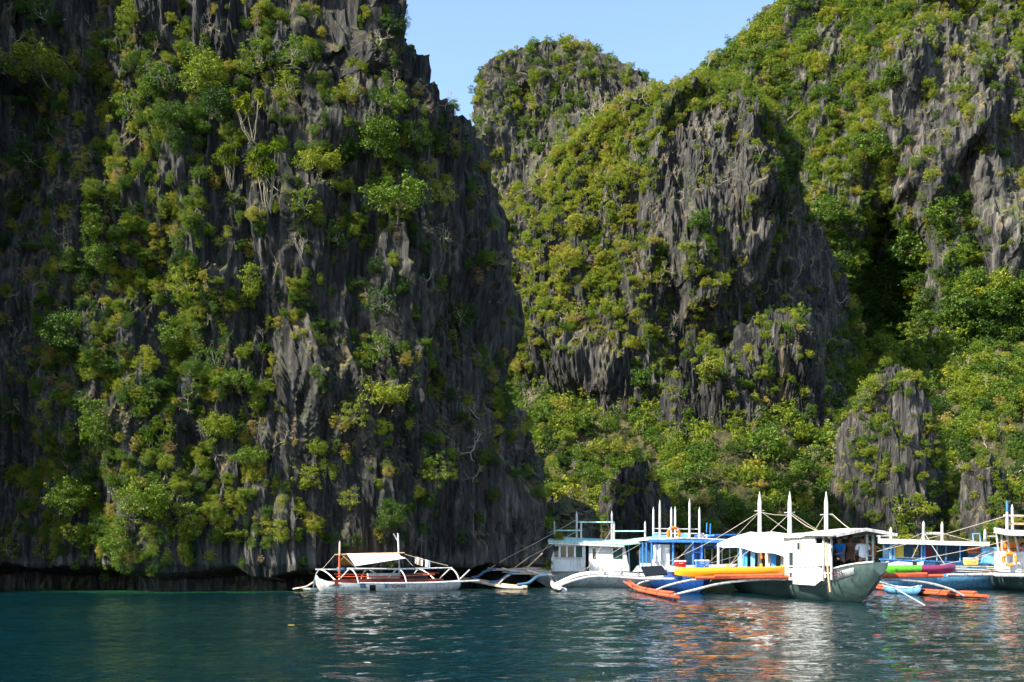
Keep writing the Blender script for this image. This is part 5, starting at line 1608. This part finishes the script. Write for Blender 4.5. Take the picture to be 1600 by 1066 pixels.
# aft shelter to the right, blue roofs with railing between
for (y_, mt, th) in ((837, 'blue', 0.10), (843, 'white', 0.06), (852.5, 'white', 0.05), (855, 'blue', 0.16)):
    part('aft_roof', Geo().beam(W(1100, y_, 53), W(1172, y_ - 1, 54.5), 1.6 if mt == 'blue' else 0.06, th), M[mt], D_)
for px in (1108, 1117, 1124, 1133, 1142):
    part('baluster', Geo().beam(W(px, 854, 53.2), W(px, 838, 53.2), 0.06), M['blue'], D_)
for px in (1101, 1112.5, 1128, 1140):
    part('aft_post', Geo().beam(W(px, 884, 53), W(px, 856, 53), 0.06), M['white'], D_)
part('aft_post', Geo().beam(W(1104, 832, 54), W(1104.5, 817, 54), 0.05), M['blue'], D_)
part('aft_post', Geo().beam(W(1109.5, 834, 54), W(1110, 818, 54), 0.05), M['blue'], D_)
part('outrigger_deck', Geo().beam(W(1098, 884, 52), W(1150, 884, 53), 0.5, 0.06), M['dull_white'], D_)
# white arms reaching left to a white float that points at the camera
for Y, q in ((46.9, 6.0), (48.6, 2.5), (50.4, 0.0)):
    part('outrigger_arm', Geo().tube([W(1070, 899 + q, Y), W(1010, 898.5 + q, Y), W(960, 895.5 + q, Y), (W(924 + q, 894.5 + q, Y)), (W(898 + q, 899 + q, Y)), (2.15, Y, 0.30)], 0.06, 8, 4), M['white'], D_, True)
part('float', Geo().tube([(2.12, 46.2, 0.24), (2.10, 48, 0.18), (2.08, 51.5, 0.2), (2.05, 54.0, 0.5)], [0.13, 0.14, 0.13, 0.06], 9, 3), M['white'], D_, True)
part('float', Geo().tube([(2.38, 46.5, 0.10), (2.36, 48, 0.06), (2.34, 51.5, 0.1), (2.30, 54.0, 0.4)], [0.12, 0.13, 0.12, 0.06], 9, 3), M['white'], D_, True)
for t in (0.2, 0.5, 0.8):
    px = 925 + (1010 - 925) * t
    part('arm_brace', Geo().beam(W(px, 896 + 3 * t, 46.9), W(px + 4, 893 + 3 * t, 50.4), 0.05), M['white'], D_)
rope(D_, W(1095, 835, 50), W(1046, 886, 47.5), 0.012, 'rope', 0.02)
rope(D_, W(1160, 866, 50), W(1080, 886, 46.5), 0.012, 'rope', 0.02)
lifebuoy(W(1052.5, 834, 49.7), (0.25, -1, 0), 0.29, 0.075, 'orange lifebuoy standing on the roof of the blue boat')
person((W(1060, 880, 51.5).x, 51.5, 0.62), 1.2, 'shorts', 'dim person in dark clothes inside the blue boat', (((-0.04, 0.05, -0.28), (0.0, 0.25, -0.36)), ((0.05, 0.03, -0.28), (0.05, 0.22, -0.38))), h=1.66)
for px, wh in ((1021, 'left'), (1027.5, 'right')):
    single('cloth', cloth_strip(W(px, 851, 49.66), W(px + 5, 851, 49.6), 0.85, 1.2, 0.03), M['shirt_white'], 'pale lilac cloth hanging at the blue cabin, ' + wh + ' one of the pair', 'cloth', smooth=True)

# ================================================================== white boat with mint roof
C_ = thing('outrigger_boat', (4.8, 55.2, 0.0), 'white cabin boat with mint green roof and rails, bamboo outrigger to the left', 'boat', 'moored outrigger boats')
yc_ = 54.6
def placeC(p): return (1.9 + (p[1] - 0.0) * 1.0, 55.6 + p[0] - 0.10 * (p[1] - 3), p[2])
stC = [(-0.9, 0.15, 0.55, 1.02), (0.0, 0.7, 0.0, 0.95), (2.0, 1.0, -0.3, 0.86), (4.5, 1.0, -0.32, 0.86), (6.6, 0.8, -0.2, 0.98), (7.8, 0.35, 0.3, 1.12), (8.4, 0.08, 0.85, 1.2)]
hull_part(C_, stC, lambda Y: 0.0, M['hull_white'], placeC)
def wc(px, py, d=0.0): return W(px, py, yc_ + d - 0.004 * (px - 860))
def cwall(x0, x1, y0, y1, nm='wall', mat='white', d=0.0, th=0.05):
    return part(nm, Geo().panel([wc(x0, y1, d), wc(x1, y1, d), wc(x1, y0, d), wc(x0, y0, d)], th), M[mat], C_)
cwall(861, 915, 871, 893); cwall(861.5, 915, 846, 853.5)
for a, b in ((861.3, 866), (873, 876.3), (884.6, 887.3), (896.6, 900), (909.6, 915)):
    cwall(a, b, 853.5, 871)
for a, b, mt in ((866, 873, 'glass'), (876.3, 884.6, 'glass'), (887.3, 896.6, 'glass'), (900, 909.6, 'green')):
    wnd = cwall(a, b, 853.5, 871, 'window', mt, 0.12, 0.02)
    sub('sill', Geo().beam(wc(a - 0.6, 871.3, -0.07), wc(b + 0.6, 871.3, -0.07), 0.08, 0.04), M['dull_white'], wnd)
cwall(920, 926, 850, 893); cwall(931, 958, 850, 893); cwall(926, 931, 850, 857); cwall(926, 931, 874, 893)
cwall(926, 931, 857, 874, 'window', 'glass', 0.1, 0.02)
cwall(958, 974, 874, 893); cwall(958, 974, 850, 857)
cwall(958, 974, 857, 874, 'window', 'green', 0.1, 0.02)
part('wall', Geo().panel([wc(974, 893), wc(984, 893), wc(975.5, 850), wc(972, 850)], 0.05), M['white'], C_)
cwall(915, 920, 850, 893, 'doorway', 'dark', 1.2)
cwall(861, 1000, 848, 893, 'back_wall', 'green', 2.3)
part('side_wall', Geo().panel([wc(861, 893), wc(861, 848), wc(864, 848, 2.3), wc(864, 893, 2.3)], 0.05), M['white'], C_)
rows = []
for d in (-0.25, 0.4, 1.2, 2.5):
    rows.append([wc(px, yy, d) + Vector((0, 0, 0.26 * math.sin((d + 0.25) / 2.75 * 3.0))) for px, yy in ((856, 847), (880, 848.2), (915, 850.2), (950, 852), (975, 852.5), (1000, 850), (1019, 848))])
part('roof', Geo().sheet(rows, -0.07), M['mint'], C_)
part('eave', Geo().beam(wc(857, 849, -0.27), wc(975, 854, -0.27), 0.04, 0.08), M['white'], C_)
part('shade_cloth', Geo().panel([wc(978, 893, 1.4), wc(1021, 893, 1.4), wc(1021, 850, 1.4), wc(976, 852, 1.4)], 0.03), M['green'], C_)
part('post', Geo().beam(wc(984, 892, -0.05), wc(982, 852, -0.05), 0.06), M['steel_blue'], C_)
for (x, y0, y1) in ((866, 814, 847), (901, 799, 848), (908, 814, 848), (956, 798, 850), (959.5, 815, 850), (1008, 814, 849)):
    mast(C_, wc(x, y1, 0.5), wc(x, y0, 0.5), 0.055, 'dull_white', 'roof_post')
for (a, b, y_) in ((866, 908, 829), (901, 958, 816), (959, 1008, 830)):
    part('roof_rail', Geo().beam(wc(a, y_, 0.44), wc(b, y_, 0.44), 0.04, 0.07), M['mint'], C_)
part('bundle', Geo().sheet([[wc(988 + 7 * i, 893 - 12 * math.sin(i / 4 * 3.14) * s, -0.3 + 0.6 * s) for i in range(5)] for s in (0.0, 0.6, 1.0)], 0.02), M['dull_white'], C_, True)
# bamboo outrigger on the left
def wb(px, py, Y): return W(px, py, Y)
for (pts) in (((862, 893, 54.5), (800, 891.5, 53.9), (762, 888, 53.6)), ((862, 897, 54.0), (810, 894, 53.0), (784, 888, 52.8)), ((866, 900, 53.4), (850, 899, 52.6), (823, 891, 52.2)), ((880, 891, 55.0), (830, 889, 54.6), (795, 889, 54.2))):
    part('outrigger_pole', Geo().tube([wb(*p) for p in pts], 0.055, 7, 3), M['pale_wood'], C_, True)
for (a, b, Ya) in (((850, 891), (770, 891), 53.4), ((858, 895), (785, 894), 52.9), ((862, 898), (800, 896.5), 52.4), ((868, 888), (815, 886), 54.6)):
    part('walk_plank', Geo().beam(wb(a[0], a[1], Ya + 0.4), wb(b[0], b[1], Ya), 0.16, 0.04), M['pale_wood'], C_)
for pts in (((775, 889, 53.6), (758, 893, 53.4), (746, 901, 53.2), (736, 903, 53.0)), ((812, 895, 52.6), (795, 898, 52.5), (780, 908, 52.3), (764, 910, 52.2)), ((856, 899, 52.0), (840, 901, 51.8), (826, 911, 51.5), (808, 914, 51.4))):
    part('outrigger_arm', Geo().tube([wb(*p) for p in pts], 0.075, 8, 4), M['steel_blue'], C_, True)
part('outrigger_arm', Geo().tube([wb(800, 897, 52.6), wb(790, 902, 52.3), wb(779, 913, 51.9)], 0.045, 8, 3), M['pale_wood'], C_, True)
part('bamboo_float', Geo().tube([wb(718, 903.5, 53.6), wb(748, 907, 52.9), wb(785, 914, 52.0), wb(824, 917.5, 51.3)], [0.06, 0.085, 0.085, 0.075], 8, 4), M['bamboo'], C_, True)
part('bamboo_float', Geo().tube([wb(722, 906.5, 53.3), wb(750, 910, 52.6), wb(786, 917, 51.7), wb(818, 918.5, 51.2)], [0.05, 0.075, 0.075, 0.065], 8, 4), M['pale_wood'], C_, True)
for a, b in (((766, 888, 53.6), (790, 873, 53.4)), ((803, 888, 53.0), (826, 871, 52.8)), ((823, 887, 52.6), (848, 864.5, 52.6))):
    part('stay_pole', Geo().tube([wb(*a), wb(*b)], 0.03, 6, 0), M['bamboo'], C_)
for a, b in (((901, 812, 54.8), (790, 873, 53.4)), ((866, 828, 54.9), (766, 888, 53.6)), ((908, 826, 54.9), (826, 871, 52.8)), ((866, 840, 54.9), (823, 890, 52.4)), ((956, 826, 54.6), (915, 893, 52.4)), ((1008, 846, 54), (920, 893, 51.9)), ((975, 853, 54), (905, 894, 52.2))):
    rope(C_, W(*a), W(*b), 0.012, 'rope', 0.02)
person((W(1002, 885, 54.7).x, 54.7, 0.60), 0.4, 'shirt_yellow', 'person in an orange yellow shirt under the green shade cloth', (((-0.04, 0.05, -0.28), (0.0, 0.20, -0.38)), ((0.05, 0.03, -0.28), (0.05, 0.20, -0.40))), h=1.62)
for px, wh in ((869, 'leftmost'), (880, 'second'), (891, 'third')):
    life_vest(W(px, 854, yc_ + 0.8), 0.42, 0.26, 'vest', 'orange vest seen through the ' + wh + ' cabin window of the white boat', group='vests inside the white cabin')

# ================================================================== white and red-brown boat with awning, at the cliff foot
A_ = thing('outrigger_boat', (-5.82, 47.8, 0.0), 'small white boat with tent awning moored under the dark cliff', 'boat', 'moored outrigger boats')
uA = Vector((0.955, 0.296, 0)); vA = Vector((0.296, -0.955, 0)); oA = Vector((-5.82, 47.8, 0))
def placeA(p): return tuple(oA + uA * p[1] + vA * (-p[0]) + Vector((0, 0, p[2])))
stA = [(-3.30, 0.05, 0.35, 0.78), (-3.15, 0.14, 0.05, 0.62), (-2.8, 0.32, -0.10, 0.50), (-2.0, 0.46, -0.2, 0.42), (0.0, 0.52, -0.24, 0.38), (2.0, 0.48, -0.2, 0.42), (3.0, 0.40, -0.08, 0.47), (3.45, 0.34, 0.10, 0.50)]
hA = hull_part(A_, stA, lambda Y: 0.0, M['white'], placeA, 0.04)
# coaming and deck in red-brown
part('deck', Geo().sheet([[placeA((x, s, 0.30 + 0.03 * math.cos(x * 2))) for x in (-0.42, 0, 0.42)] for s in (-2.6, -1, 0.5, 2.6)], 0.03), M['red_brown'], A_)
for sx in (-1, 1):
    part('coaming', Geo().sheet([[placeA((sx * 0.36, s, z)) for z in (0.30, 0.62 - 0.02 * abs(s))] for s in (-2.5, -1.2, 0, 1.2, 2.6)], 0.04), M['red_brown'], A_)
def onhull(s, t):
    """A point on the near flank, s along, t down from the gunwale."""
    ss = [q[0] for q in stA]
    hb = np.interp(s, ss, [q[1] for q in stA]); zk = np.interp(s, ss, [q[2] for q in stA]); zs = np.interp(s, ss, [q[3] for q in stA])
    return Vector(placeA((-(hb * (1 - (t ** (1 / 0.85)) ** 2.2) + 0.006), s, zs + (zk - zs) * t)))
def patchA(s0, s1, mat, nm, t0=0.03, t1=0.60):
    sub(nm, Geo().sheet([[onhull(s0 + (s1 - s0) * i / 3 + 0.05 * t, t) for t in (t0, (t0 + t1) / 2, t1)] for i in range(4)], 0.006), M[mat], hA)
patchA(-1.35, -1.08, 'steel_blue', 'blue_patch'); patchA(-0.92, -0.64, 'black', 'black_patch', 0.12, 0.6); patchA(-0.22, -0.08, 'blue', 'small_blue_patch', 0.08, 0.32)
p0 = onhull(0.10, 0.34); p1 = onhull(0.90, 0.34); p2 = onhull(0.10, 0.1)
letters('lettering', 'SOPHIA', 'red_ink', 0.20, p0 + vA * 0.012, p1 - p0, p2 - p0, hA)
p0 = onhull(-2.75, 0.42); p1 = onhull(-2.3, 0.42); p2 = onhull(-2.75, 0.1)
letters('lettering', 'APO2', 'steel_blue', 0.17, p0 + vA * 0.012, p1 - p0, p2 - p0, hA)
# near float: a white plank like beam, far float
def la(s, b, z): return oA + uA * s + vA * b + Vector((0, 0, z))       # s along, b towards the camera
part('float', Geo().tube([la(-1.5, 1.25, 0.42), la(0, 1.25, 0.40), la(2.0, 1.25, 0.42), la(4.1, 1.25, 0.50)], [0.04, 0.05, 0.05, 0.04], 8, 3), M['white'], A_, True)
part('float', Geo().tube([la(-3.7, -1.5, 0.10), la(-3.0, -1.5, 0.08), la(2.0, -1.5, 0.12), la(3.4, -1.5, 0.3)], [0.06, 0.08, 0.08, 0.05], 8, 3), M['white'], A_, True)
for s in (-2.35, -0.15, 2.35):
    g = Geo().tube([la(s - 0.9, -1.5, 0.15), la(s - 0.8, -1.35, 0.75), la(s - 0.62, -1.0, 1.02), la(s - 0.30, -0.5, 0.82), la(s, 0.0, 0.52), la(s + 0.25, 0.45, 0.78), la(s + 0.50, 0.85, 1.06), la(s + 0.72, 1.12, 0.80), la(s + 0.82, 1.25, 0.40)], 0.033, 8, 4)
    part('outrigger_arm', g, M['white'], A_, True)
part('side_rail', Geo().tube([la(-2.0, 0.85, 1.08), la(0.4, 0.85, 1.06), la(2.9, 0.85, 1.10)], 0.034, 7, 3), M['white'], A_, True)
part('side_rail', Geo().tube([la(-3.2, -1.0, 1.02), la(-0.8, -1.0, 1.02), la(1.8, -1.0, 1.04)], 0.04, 7, 3), M['white'], A_, True)
part('inner_rail', Geo().tube([la(-2.4, -0.5, 0.80), la(0, -0.5, 0.78), la(2.6, -0.5, 0.84)], 0.03, 6, 2), M['red_brown'], A_)
part('inner_rail', Geo().tube([la(-2.4, 0.3, 0.70), la(0, 0.3, 0.70), la(2.2, 0.3, 0.78)], 0.03, 6, 2), M['orange'], A_)
part('stem_post', Geo().beam(la(3.2, 0.1, 0.3), la(3.95, 0.1, 1.0), 0.09, 0.05), M['white'], A_)
part('locker', Geo().panel([la(-0.9, 0.15, 0.6), la(0.5, 0.15, 0.6), la(0.5, 0.15, 0.85), la(-0.9, 0.15, 0.85)], 0.5), M['hull_white'], A_)
part('engine_cover', Geo().panel([la(0.7, 0.2, 0.42), la(2.0, 0.2, 0.42), la(1.8, 0.2, 0.8), la(0.9, 0.2, 0.8)], 0.45), M['dark'], A_)
# two masts, ridge pole and tent awning
def WA(px, py, d=0.0): return W(px, py, 47.9 + d)
m1 = part('mast', Geo().tube([WA(530.5, 905), WA(530.5, 868)], 0.05, 8, 0), M['orange'], A_, True)
mast(A_, WA(530.5, 868.2), WA(531, 845), 0.045, 'pale_wood')
mast(A_, WA(624.5, 912, 0.2), WA(622, 834, 0.2), 0.045, 'dull_white', tip=False)
part('mast_fork', Geo().beam(WA(621, 845, 0.2), WA(615, 834, 0.2), 0.07, 0.05), M['dull_white'], A_)
part('mast_fork', Geo().beam(WA(623, 846, 0.2), WA(621.5, 833, 0.2), 0.06, 0.05), M['dull_white'], A_)
part('ridge_pole', Geo().tube([WA(523, 866.8), WA(575, 865), WA(632, 864)], 0.028, 6, 0), M['bamboo'], A_)
aw = Geo().sheet([[WA(542 + 80 * t, 865.3 - 0.8 * t, 0.0), WA(548 + 78 * t, 874 - 5 * t, -0.55), WA(555 + 79 * t, 884.5 - 12.5 * t, -1.15)] for t in (0, 0.25, 0.5, 0.75, 1.0)], 0.015)
part('awning', aw, M['canvas'], A_, True)
aw2 = Geo().sheet([[WA(541 + 80 * t, 865.3 - 0.8 * t, 0.03), WA(532 + 80 * t, 876 - 5 * t, 0.6), WA(524 + 80 * t, 887.5 - 9 * t, 1.2)] for t in (0, 0.25, 0.5, 0.75, 1.0)], 0.015)
part('awning', aw2, M['tan_canvas'], A_, True)
for a, b in (((523, 867), (501, 892)), ((534, 867), (560, 890)), ((634, 872), (645, 884)), ((592, 880), (570, 893)), ((632, 866), (700, 884)), ((494, 905), (471, 921))):
    rope(A_, WA(*a), WA(*b), 0.014, 'rope', 0.02)
part('outrigger_float_arm', Geo().tube([la(-3.4, 0.0, 0.45), la(-3.7, -0.4, 0.25), la(-4.2, -1.3, 0.12)], 0.03, 6, 3), M['pale_wood'], A_)
single('bag', Geo().loft([[WA(525 + 8 + r_ * math.cos(a), 890 + (k - 2) * 2.2, 0.2 + r_ * math.sin(a) * 0.03) for a in [q * 0.785 for q in range(8)]] for k, r_ in enumerate((5, 7.5, 8.2, 7.5, 5))]), M['steel_blue'], 'bundled blue bag at the orange mast of the awning boat', 'bag', smooth=True)
for (px, py, w_, dr, mt, lb) in ((648, 869.5, 4, 0.32, 'towel_grey', 'dark cloth at the upper end of the clothesline'), (651, 870, 10, 0.36, 'pale_wood', 'beige shirt in the middle of the clothesline'), (664, 874, 8, 0.34, 'shirt_white', 'lilac grey cloth low on the clothesline')):
    single('laundry', cloth_strip(WA(px, py, 0.0), WA(px + w_, py + w_ * 0.28, 0.02), dr, 1.2, 0.02), M[mt], lb, 'laundry', 'laundry on the awning boat', True)

# ================================================================== long boat with a flat white roof
F_ = thing('outrigger_boat', (20.5, 51.0, 0.0), 'long light blue boat with flat white roof behind the two tone kayak', 'boat', 'moored outrigger boats')
yf_ = 50.0
def placeF(p): return (16.6 + p[1], 51.2 + p[0], p[2])
stF = [(0.0, 0.35, 0.3, 1.15), (1.0, 0.85, -0.1, 0.95), (3.0, 1.1, -0.3, 0.82), (5.5, 1.1, -0.32, 0.80), (7.5, 0.8, -0.2, 0.95), (8.8, 0.2, 0.5, 1.2)]
hull_part(F_, stF, lambda Y: 0.0, M['sky_blue'], placeF)
def wf(px, py, d=0.0): return W(px, py, yf_ + d)
part('roof', Geo().sheet([[wf(px, yy, d) + Vector((0, 0, 0.12 * math.sin((d + 0.3) / 2.7 * 3.1))) for px, yy in ((1375, 847), (1420, 848), (1470, 850.5), (1520, 852), (1546, 852))] for d in (-0.3, 0.6, 1.5, 2.4)], -0.06), M['canvas'], F_)
part('eave', Geo().beam(wf(1375, 846.5, -0.33), wf(1546, 850.5, -0.33), 0.05, 0.20), M['canvas'], F_)
part('bulwark', Geo().panel([wf(1377, 888), wf(1545, 890), wf(1545, 880), wf(1377, 874)], 0.06), M['sky_blue'], F_)
part('capping', Geo().beam(wf(1374, 874, -0.08), wf(1548, 880.5, -0.08), 0.12, 0.06), M['blue'], F_)
part('back_wall', Geo().panel([wf(1380, 882, 2.2), wf(1545, 884, 2.2), wf(1545, 852, 2.2), wf(1380, 848, 2.2)], 0.05), M['steel_blue'], F_)
part('cabin', Geo().panel([wf(1535, 882, -0.1), wf(1563, 882, -0.1), wf(1562, 855, -0.1), wf(1535, 855, -0.1)], 1.6), M['sky_blue'], F_)
for px, mt, w_ in ((1392, 'sky_blue', .10), (1397, 'sky_blue', .05), (1440, 'sky_blue', .06), (1444.5, 'blue', .09), (1464, 'sky_blue', .05), (1478, 'steel_blue', .07), (1500, 'sky_blue', .05)):
    part('post', Geo().beam(wf(px, 876, 0.0), wf(px, 849, 0.0), w_), M[mt], F_)
part('rail', Geo().beam(wf(1397, 871, 0.05), wf(1440, 872.5, 0.05), 0.05), M['white'], F_)
for (x, y0, y1) in ((1392, 824, 850), (1443, 814, 849), (1472, 815, 850), (1539, 826, 852), (1374, 831, 849)):
    mast(F_, wf(x, y1, 0.1), wf(x, y0, 0.1), 0.065, 'dull_white', 'roof_post')
part('roof_rail', Geo().beam(wf(1443, 833.5, 0.1), wf(1472, 833.5, 0.1), 0.05, 0.12), M['dull_white'], F_)
part('roof_rail', Geo().beam(wf(1370, 833, 0.1), wf(1392, 832, 0.1), 0.04, 0.07), M['dull_white'], F_)
part('roof_rail', Geo().beam(wf(1370, 837.5, 0.1), wf(1392, 837, 0.1), 0.04, 0.07), M['dull_white'], F_)
part('roof_rail', Geo().beam(wf(1539, 838, 0.1), wf(1556, 838, 0.1), 0.04, 0.06), M['dull_white'], F_)
for (a, b) in (((1521, 847), (1520, 833)), ((1532, 847), (1531, 833)), ((1519.5, 834), (1532, 834))):
    part('ladder', Geo().beam(wf(a[0], a[1], -0.1), wf(b[0], b[1], -0.1), 0.05), M['sky_blue'], F_)
part('tarpaulin', Geo().sheet([[wf(1378 + 13 * i, 886 + 2 * math.sin(i * 2.1) - 8 * s, -0.5 + 0.4 * s) for i in range(6)] for s in (0.0, 0.5, 1.0)], 0.02), M['lilac'], F_, True)
# bamboo outrigger deck running to the right
for i, (a, b) in enumerate((((1470, 885), (1580, 890)), ((1465, 888), (1580, 893)), ((1475, 892), (1582, 896)), ((1490, 896), (1578, 899)), ((1440, 884), (1560, 886)))):
    part('walk_plank', Geo().beam(wf(a[0], a[1], -0.6 - 0.35 * i), wf(b[0], b[1], -0.4 - 0.35 * i), 0.22, 0.05), M['pale_wood' if i % 2 else 'dull_white'], F_)
part('outrigger_beam', Geo().tube([wf(1480, 899, -2.2), wf(1530, 898, -2.2), wf(1585, 899, -2.0)], 0.07, 8, 2), M['dull_white'], F_, True)
for a, b in (((1443, 832, 50), (1378, 860, 48)), ((1443, 833, 50), (1425, 872, 48)), ((1445, 834, 50), (1476, 882, 48)), ((1472, 833, 50), (1540, 850, 49.5)), ((1573, 806, 46), (1370, 862, 49)), ((1575, 845, 46), (1425, 876, 48)), ((1560, 862, 47), (1465, 884, 47.5)), ((1540, 862, 49), (1505, 880, 48)), ((1555, 860, 49), (1520, 880, 48)), ((1422, 884, 40.5), (1478, 903, 39.3))):
    rope(F_, W(*a), W(*b), 0.014, 'rope', 0.02)
part('locker', Geo().panel([wf(1401, 872, 0.3), wf(1412, 872, 0.3), wf(1412, 853.5, 0.3), wf(1401, 853.5, 0.3)], 0.25), M['yellow'], F_)
life_vest(wf(1451, 856, 0.5), 0.5, 0.24, 'vest_red', 'dark red vest hanging in the long white roofed boat')
for px, wh in ((1515, 'left'), (1522, 'middle'), (1530, 'right')):
    life_vest(wf(px, 855, 0.2), 0.30, 0.24, 'vest', 'orange vest under the white roof end, ' + wh + ' of three', group='vests under the flat white roof')
life_vest(wf(1431, 856, 1.0), 0.40, 0.26, 'yellow', 'dull yellow vest deep inside the long white roofed boat')

# small blue canoe between the floats
K_ = thing('canoe', (W(1412, 922, 43).x, 43.0, 0.0), 'small light blue canoe floating between hull and orange float', 'canoe')
aK, bK = Vector((W(1384, 915, 45).x, 45.2, 0)), Vector((W(1441, 928, 42).x, 42.2, 0))
dK = (bK - aK); LK = dK.length; dK.normalize(); sK = Vector((dK.y, -dK.x, 0))
def placeK(p): return tuple(aK + dK * p[1] + sK * p[0] + Vector((0, 0, p[2])))
stK = [(0.0, 0.04, 0.20, 0.46), (0.3, 0.20, 0.02, 0.36), (LK * 0.35, 0.36, -0.08, 0.30), (LK * 0.7, 0.34, -0.08, 0.30), (LK - 0.3, 0.20, 0.02, 0.34), (LK, 0.04, 0.18, 0.42)]
hull_part(K_, stK, lambda Y: 0.0, M['sky_blue'], placeK, 0.03)
part('thwart', Geo().beam(placeK((-0.33, LK * 0.4, 0.26)), placeK((0.33, LK * 0.4, 0.26)), 0.16, 0.03), M['white'], K_)
part('thwart', Geo().beam(placeK((-0.30, LK * 0.68, 0.26)), placeK((0.30, LK * 0.68, 0.26)), 0.16, 0.03), M['white'], K_)
for sx in (-1, 1):
    part('gunwale', Geo().tube([placeK((sx * hb, s, zs)) for (s, hb, zk, zs) in stK], 0.022, 6, 2), M['white'], K_, True)

# ================================================================== boat at the right border
G_ = thing('outrigger_boat', (23.8, 46.5, 0.0), 'pinkish white cabin boat cut by the right border, blue tipped mast', 'boat', 'moored outrigger boats')
def cxG(Y): return 24.4 - (46 - Y) * 0.06
stG = [(54, 0.6, -0.1, 0.9), (51, 1.2, -0.3, 0.84), (48, 1.25, -0.3, 0.86), (46, 1.0, -0.25, 0.95), (44.6, 0.6, 0.05, 1.08), (43.7, 0.25, 0.55, 1.18)]
hull_part(G_, stG, cxG, M['hull_grey'])
yg = 46.6
def wg(px, py, d=0.0): return W(px, py, yg + d)
part('wall', Geo().panel([wg(1561, 893, 0.5), wg(1640, 897), wg(1640, 864), wg(1561, 861, 0.5)], 0.06), M['white'], G_)
part('side_wall', Geo().panel([wg(1560.5, 893, 0.52), wg(1560.5, 861, 0.52), wg(1552, 862, 4.0), wg(1552, 890, 4.0)], 0.06), M['white'], G_)
part('roof', Geo().sheet([[wg(px, yy, d) + Vector((0, 0, 0.22 * math.sin((d + 0.6) / 4.6 * 3.1))) for px, yy in ((1553, 833), (1575, 837), (1605, 837.5), (1645, 838))] for d in (-0.6, 0.6, 2.2, 4.0)], -0.06), M['canvas'], G_)
for a, b in (((1560, 862), (1557, 834)), ((1577, 863), (1573.5, 837)), ((1591, 863), (1586, 838)), ((1566, 862), (1565, 836))):
    part('post', Geo().beam(wg(a[0], a[1], 0.1), wg(b[0], b[1], 0.1), 0.075), M['dull_white'], G_)
mast(G_, wg(1573.5, 830, 0.2), wg(1573.5, 800, 0.2), 0.055, 'white', tip=False)
mast(G_, wg(1573.5, 800.2, 0.2), wg(1573.5, 783, 0.2), 0.05, 'blue', tip=False)
mast(G_, wg(1582, 828, 0.6), wg(1581.5, 788, 0.6), 0.055, 'white')
part('mast_bar', Geo().beam(wg(1568, 805.5, 0.2), wg(1640, 807, 0.2), 0.05, 0.09), M['pale_wood'], G_)
part('mast_bar', Geo().beam(wg(1577, 818.5, 0.3), wg(1640, 819, 0.3), 0.05, 0.10), M['bamboo'], G_)
part('interior_bench', Geo().panel([wg(1566, 866, 1.4), wg(1640, 866, 1.4), wg(1640, 842, 1.4), wg(1566, 842, 1.4)], 0.05), M['tan_canvas'], G_)
part('foredeck', Geo().panel([wg(1548, 895, 0.0), wg(1556, 899, -1.4), wg(1640, 900, -1.4), wg(1640, 896, 0.0)], 0.05), M['dull_white'], G_)
lifebuoy(wg(1578, 874, -0.05), (-0.55, -0.8, 0), 0.27, 0.075, 'orange lifebuoy on the pinkish cabin wall at the right border')
for px, wh in ((1568, 'left of the cabin post'), (1582, 'right of the cabin post')):
    life_vest(wg(px, 848, 0.7), 0.42, 0.28, 'vest', 'orange vest inside the border boat, ' + wh)
person((wg(1597, 880, 1.0).x, yg + 1.0, 0.72), 0.3, 'shirt_pink', 'person in a pink shirt at the right border', (((-0.04, 0.05, -0.28), (0.0, 0.22, -0.36)), ((0.05, 0.03, -0.28), (0.05, 0.20, -0.38))), h=1.55)

# a yellow leaf on the water
lf = W(455, 981, 22.4)
single('leaf', Geo().sheet([[(lf.x - 0.07 + 0.07 * i, 22.4 + 0.035 * (j - 1) * (1 - abs(i - 1) * 0.7), 0.055 + 0.01 * (j - 1) ** 2) for i in range(3)] for j in range(3)], 0.004), M['yellow'], 'fallen yellow leaf floating on the calm water', 'leaf')

# gear on the decks
def cooler(c, sx, sy, sz, mat, lid, label):
    c = Vector(c)
    e = thing('cooler', c, label, 'cooler')
    def ring(z, k): return [c + Vector((x * sx * k, y * sy * k, z)) for x, y in ((-.45, -.5), (.45, -.5), (.5, -.45), (.5, .45), (.45, .5), (-.45, .5), (-.5, .45), (-.5, -.45))]
    part('box', Geo().loft([ring(0, 0.9), ring(sz * 0.8, 1.0)]), M[mat], e)
    part('lid', Geo().loft([ring(sz * 0.805, 1.04), ring(sz * 0.95, 1.04), ring(sz, 0.96)]), M[lid], e)
    part('handle', Geo().tube([c + Vector((-0.2 * sx, -0.53 * sy, sz * 0.6)), c + Vector((0, -0.60 * sy, sz * 0.55)), c + Vector((0.2 * sx, -0.53 * sy, sz * 0.6))], 0.012, 6), M['dull_white'], e)
    return e
cooler((W(1100, 886, 46.5).x, 47.0, 1.12), 0.6, 0.4, 0.36, 'blue', 'white', 'blue cooler with white lid on the lilac foredeck')
cooler((W(1068, 886, 46.5).x, 47.4, 1.13), 0.5, 0.4, 0.32, 'vest_red', 'white', 'red cooler with white lid on the lilac foredeck')
cooler((W(1520, 885, 49).x, 49.2, 1.24), 0.6, 0.4, 0.34, 'yellow', 'dull_white', 'yellow cooler on the outrigger deck of the long boat')
for (px, wh) in ((1193, 'left'), (1238, 'right')):
    life_vest(W(px, 856, 41.5 if px < 1200 else 39.4), 0.45, 0.26, 'vest', 'orange vest hanging under the white canopy, ' + wh + ' one')
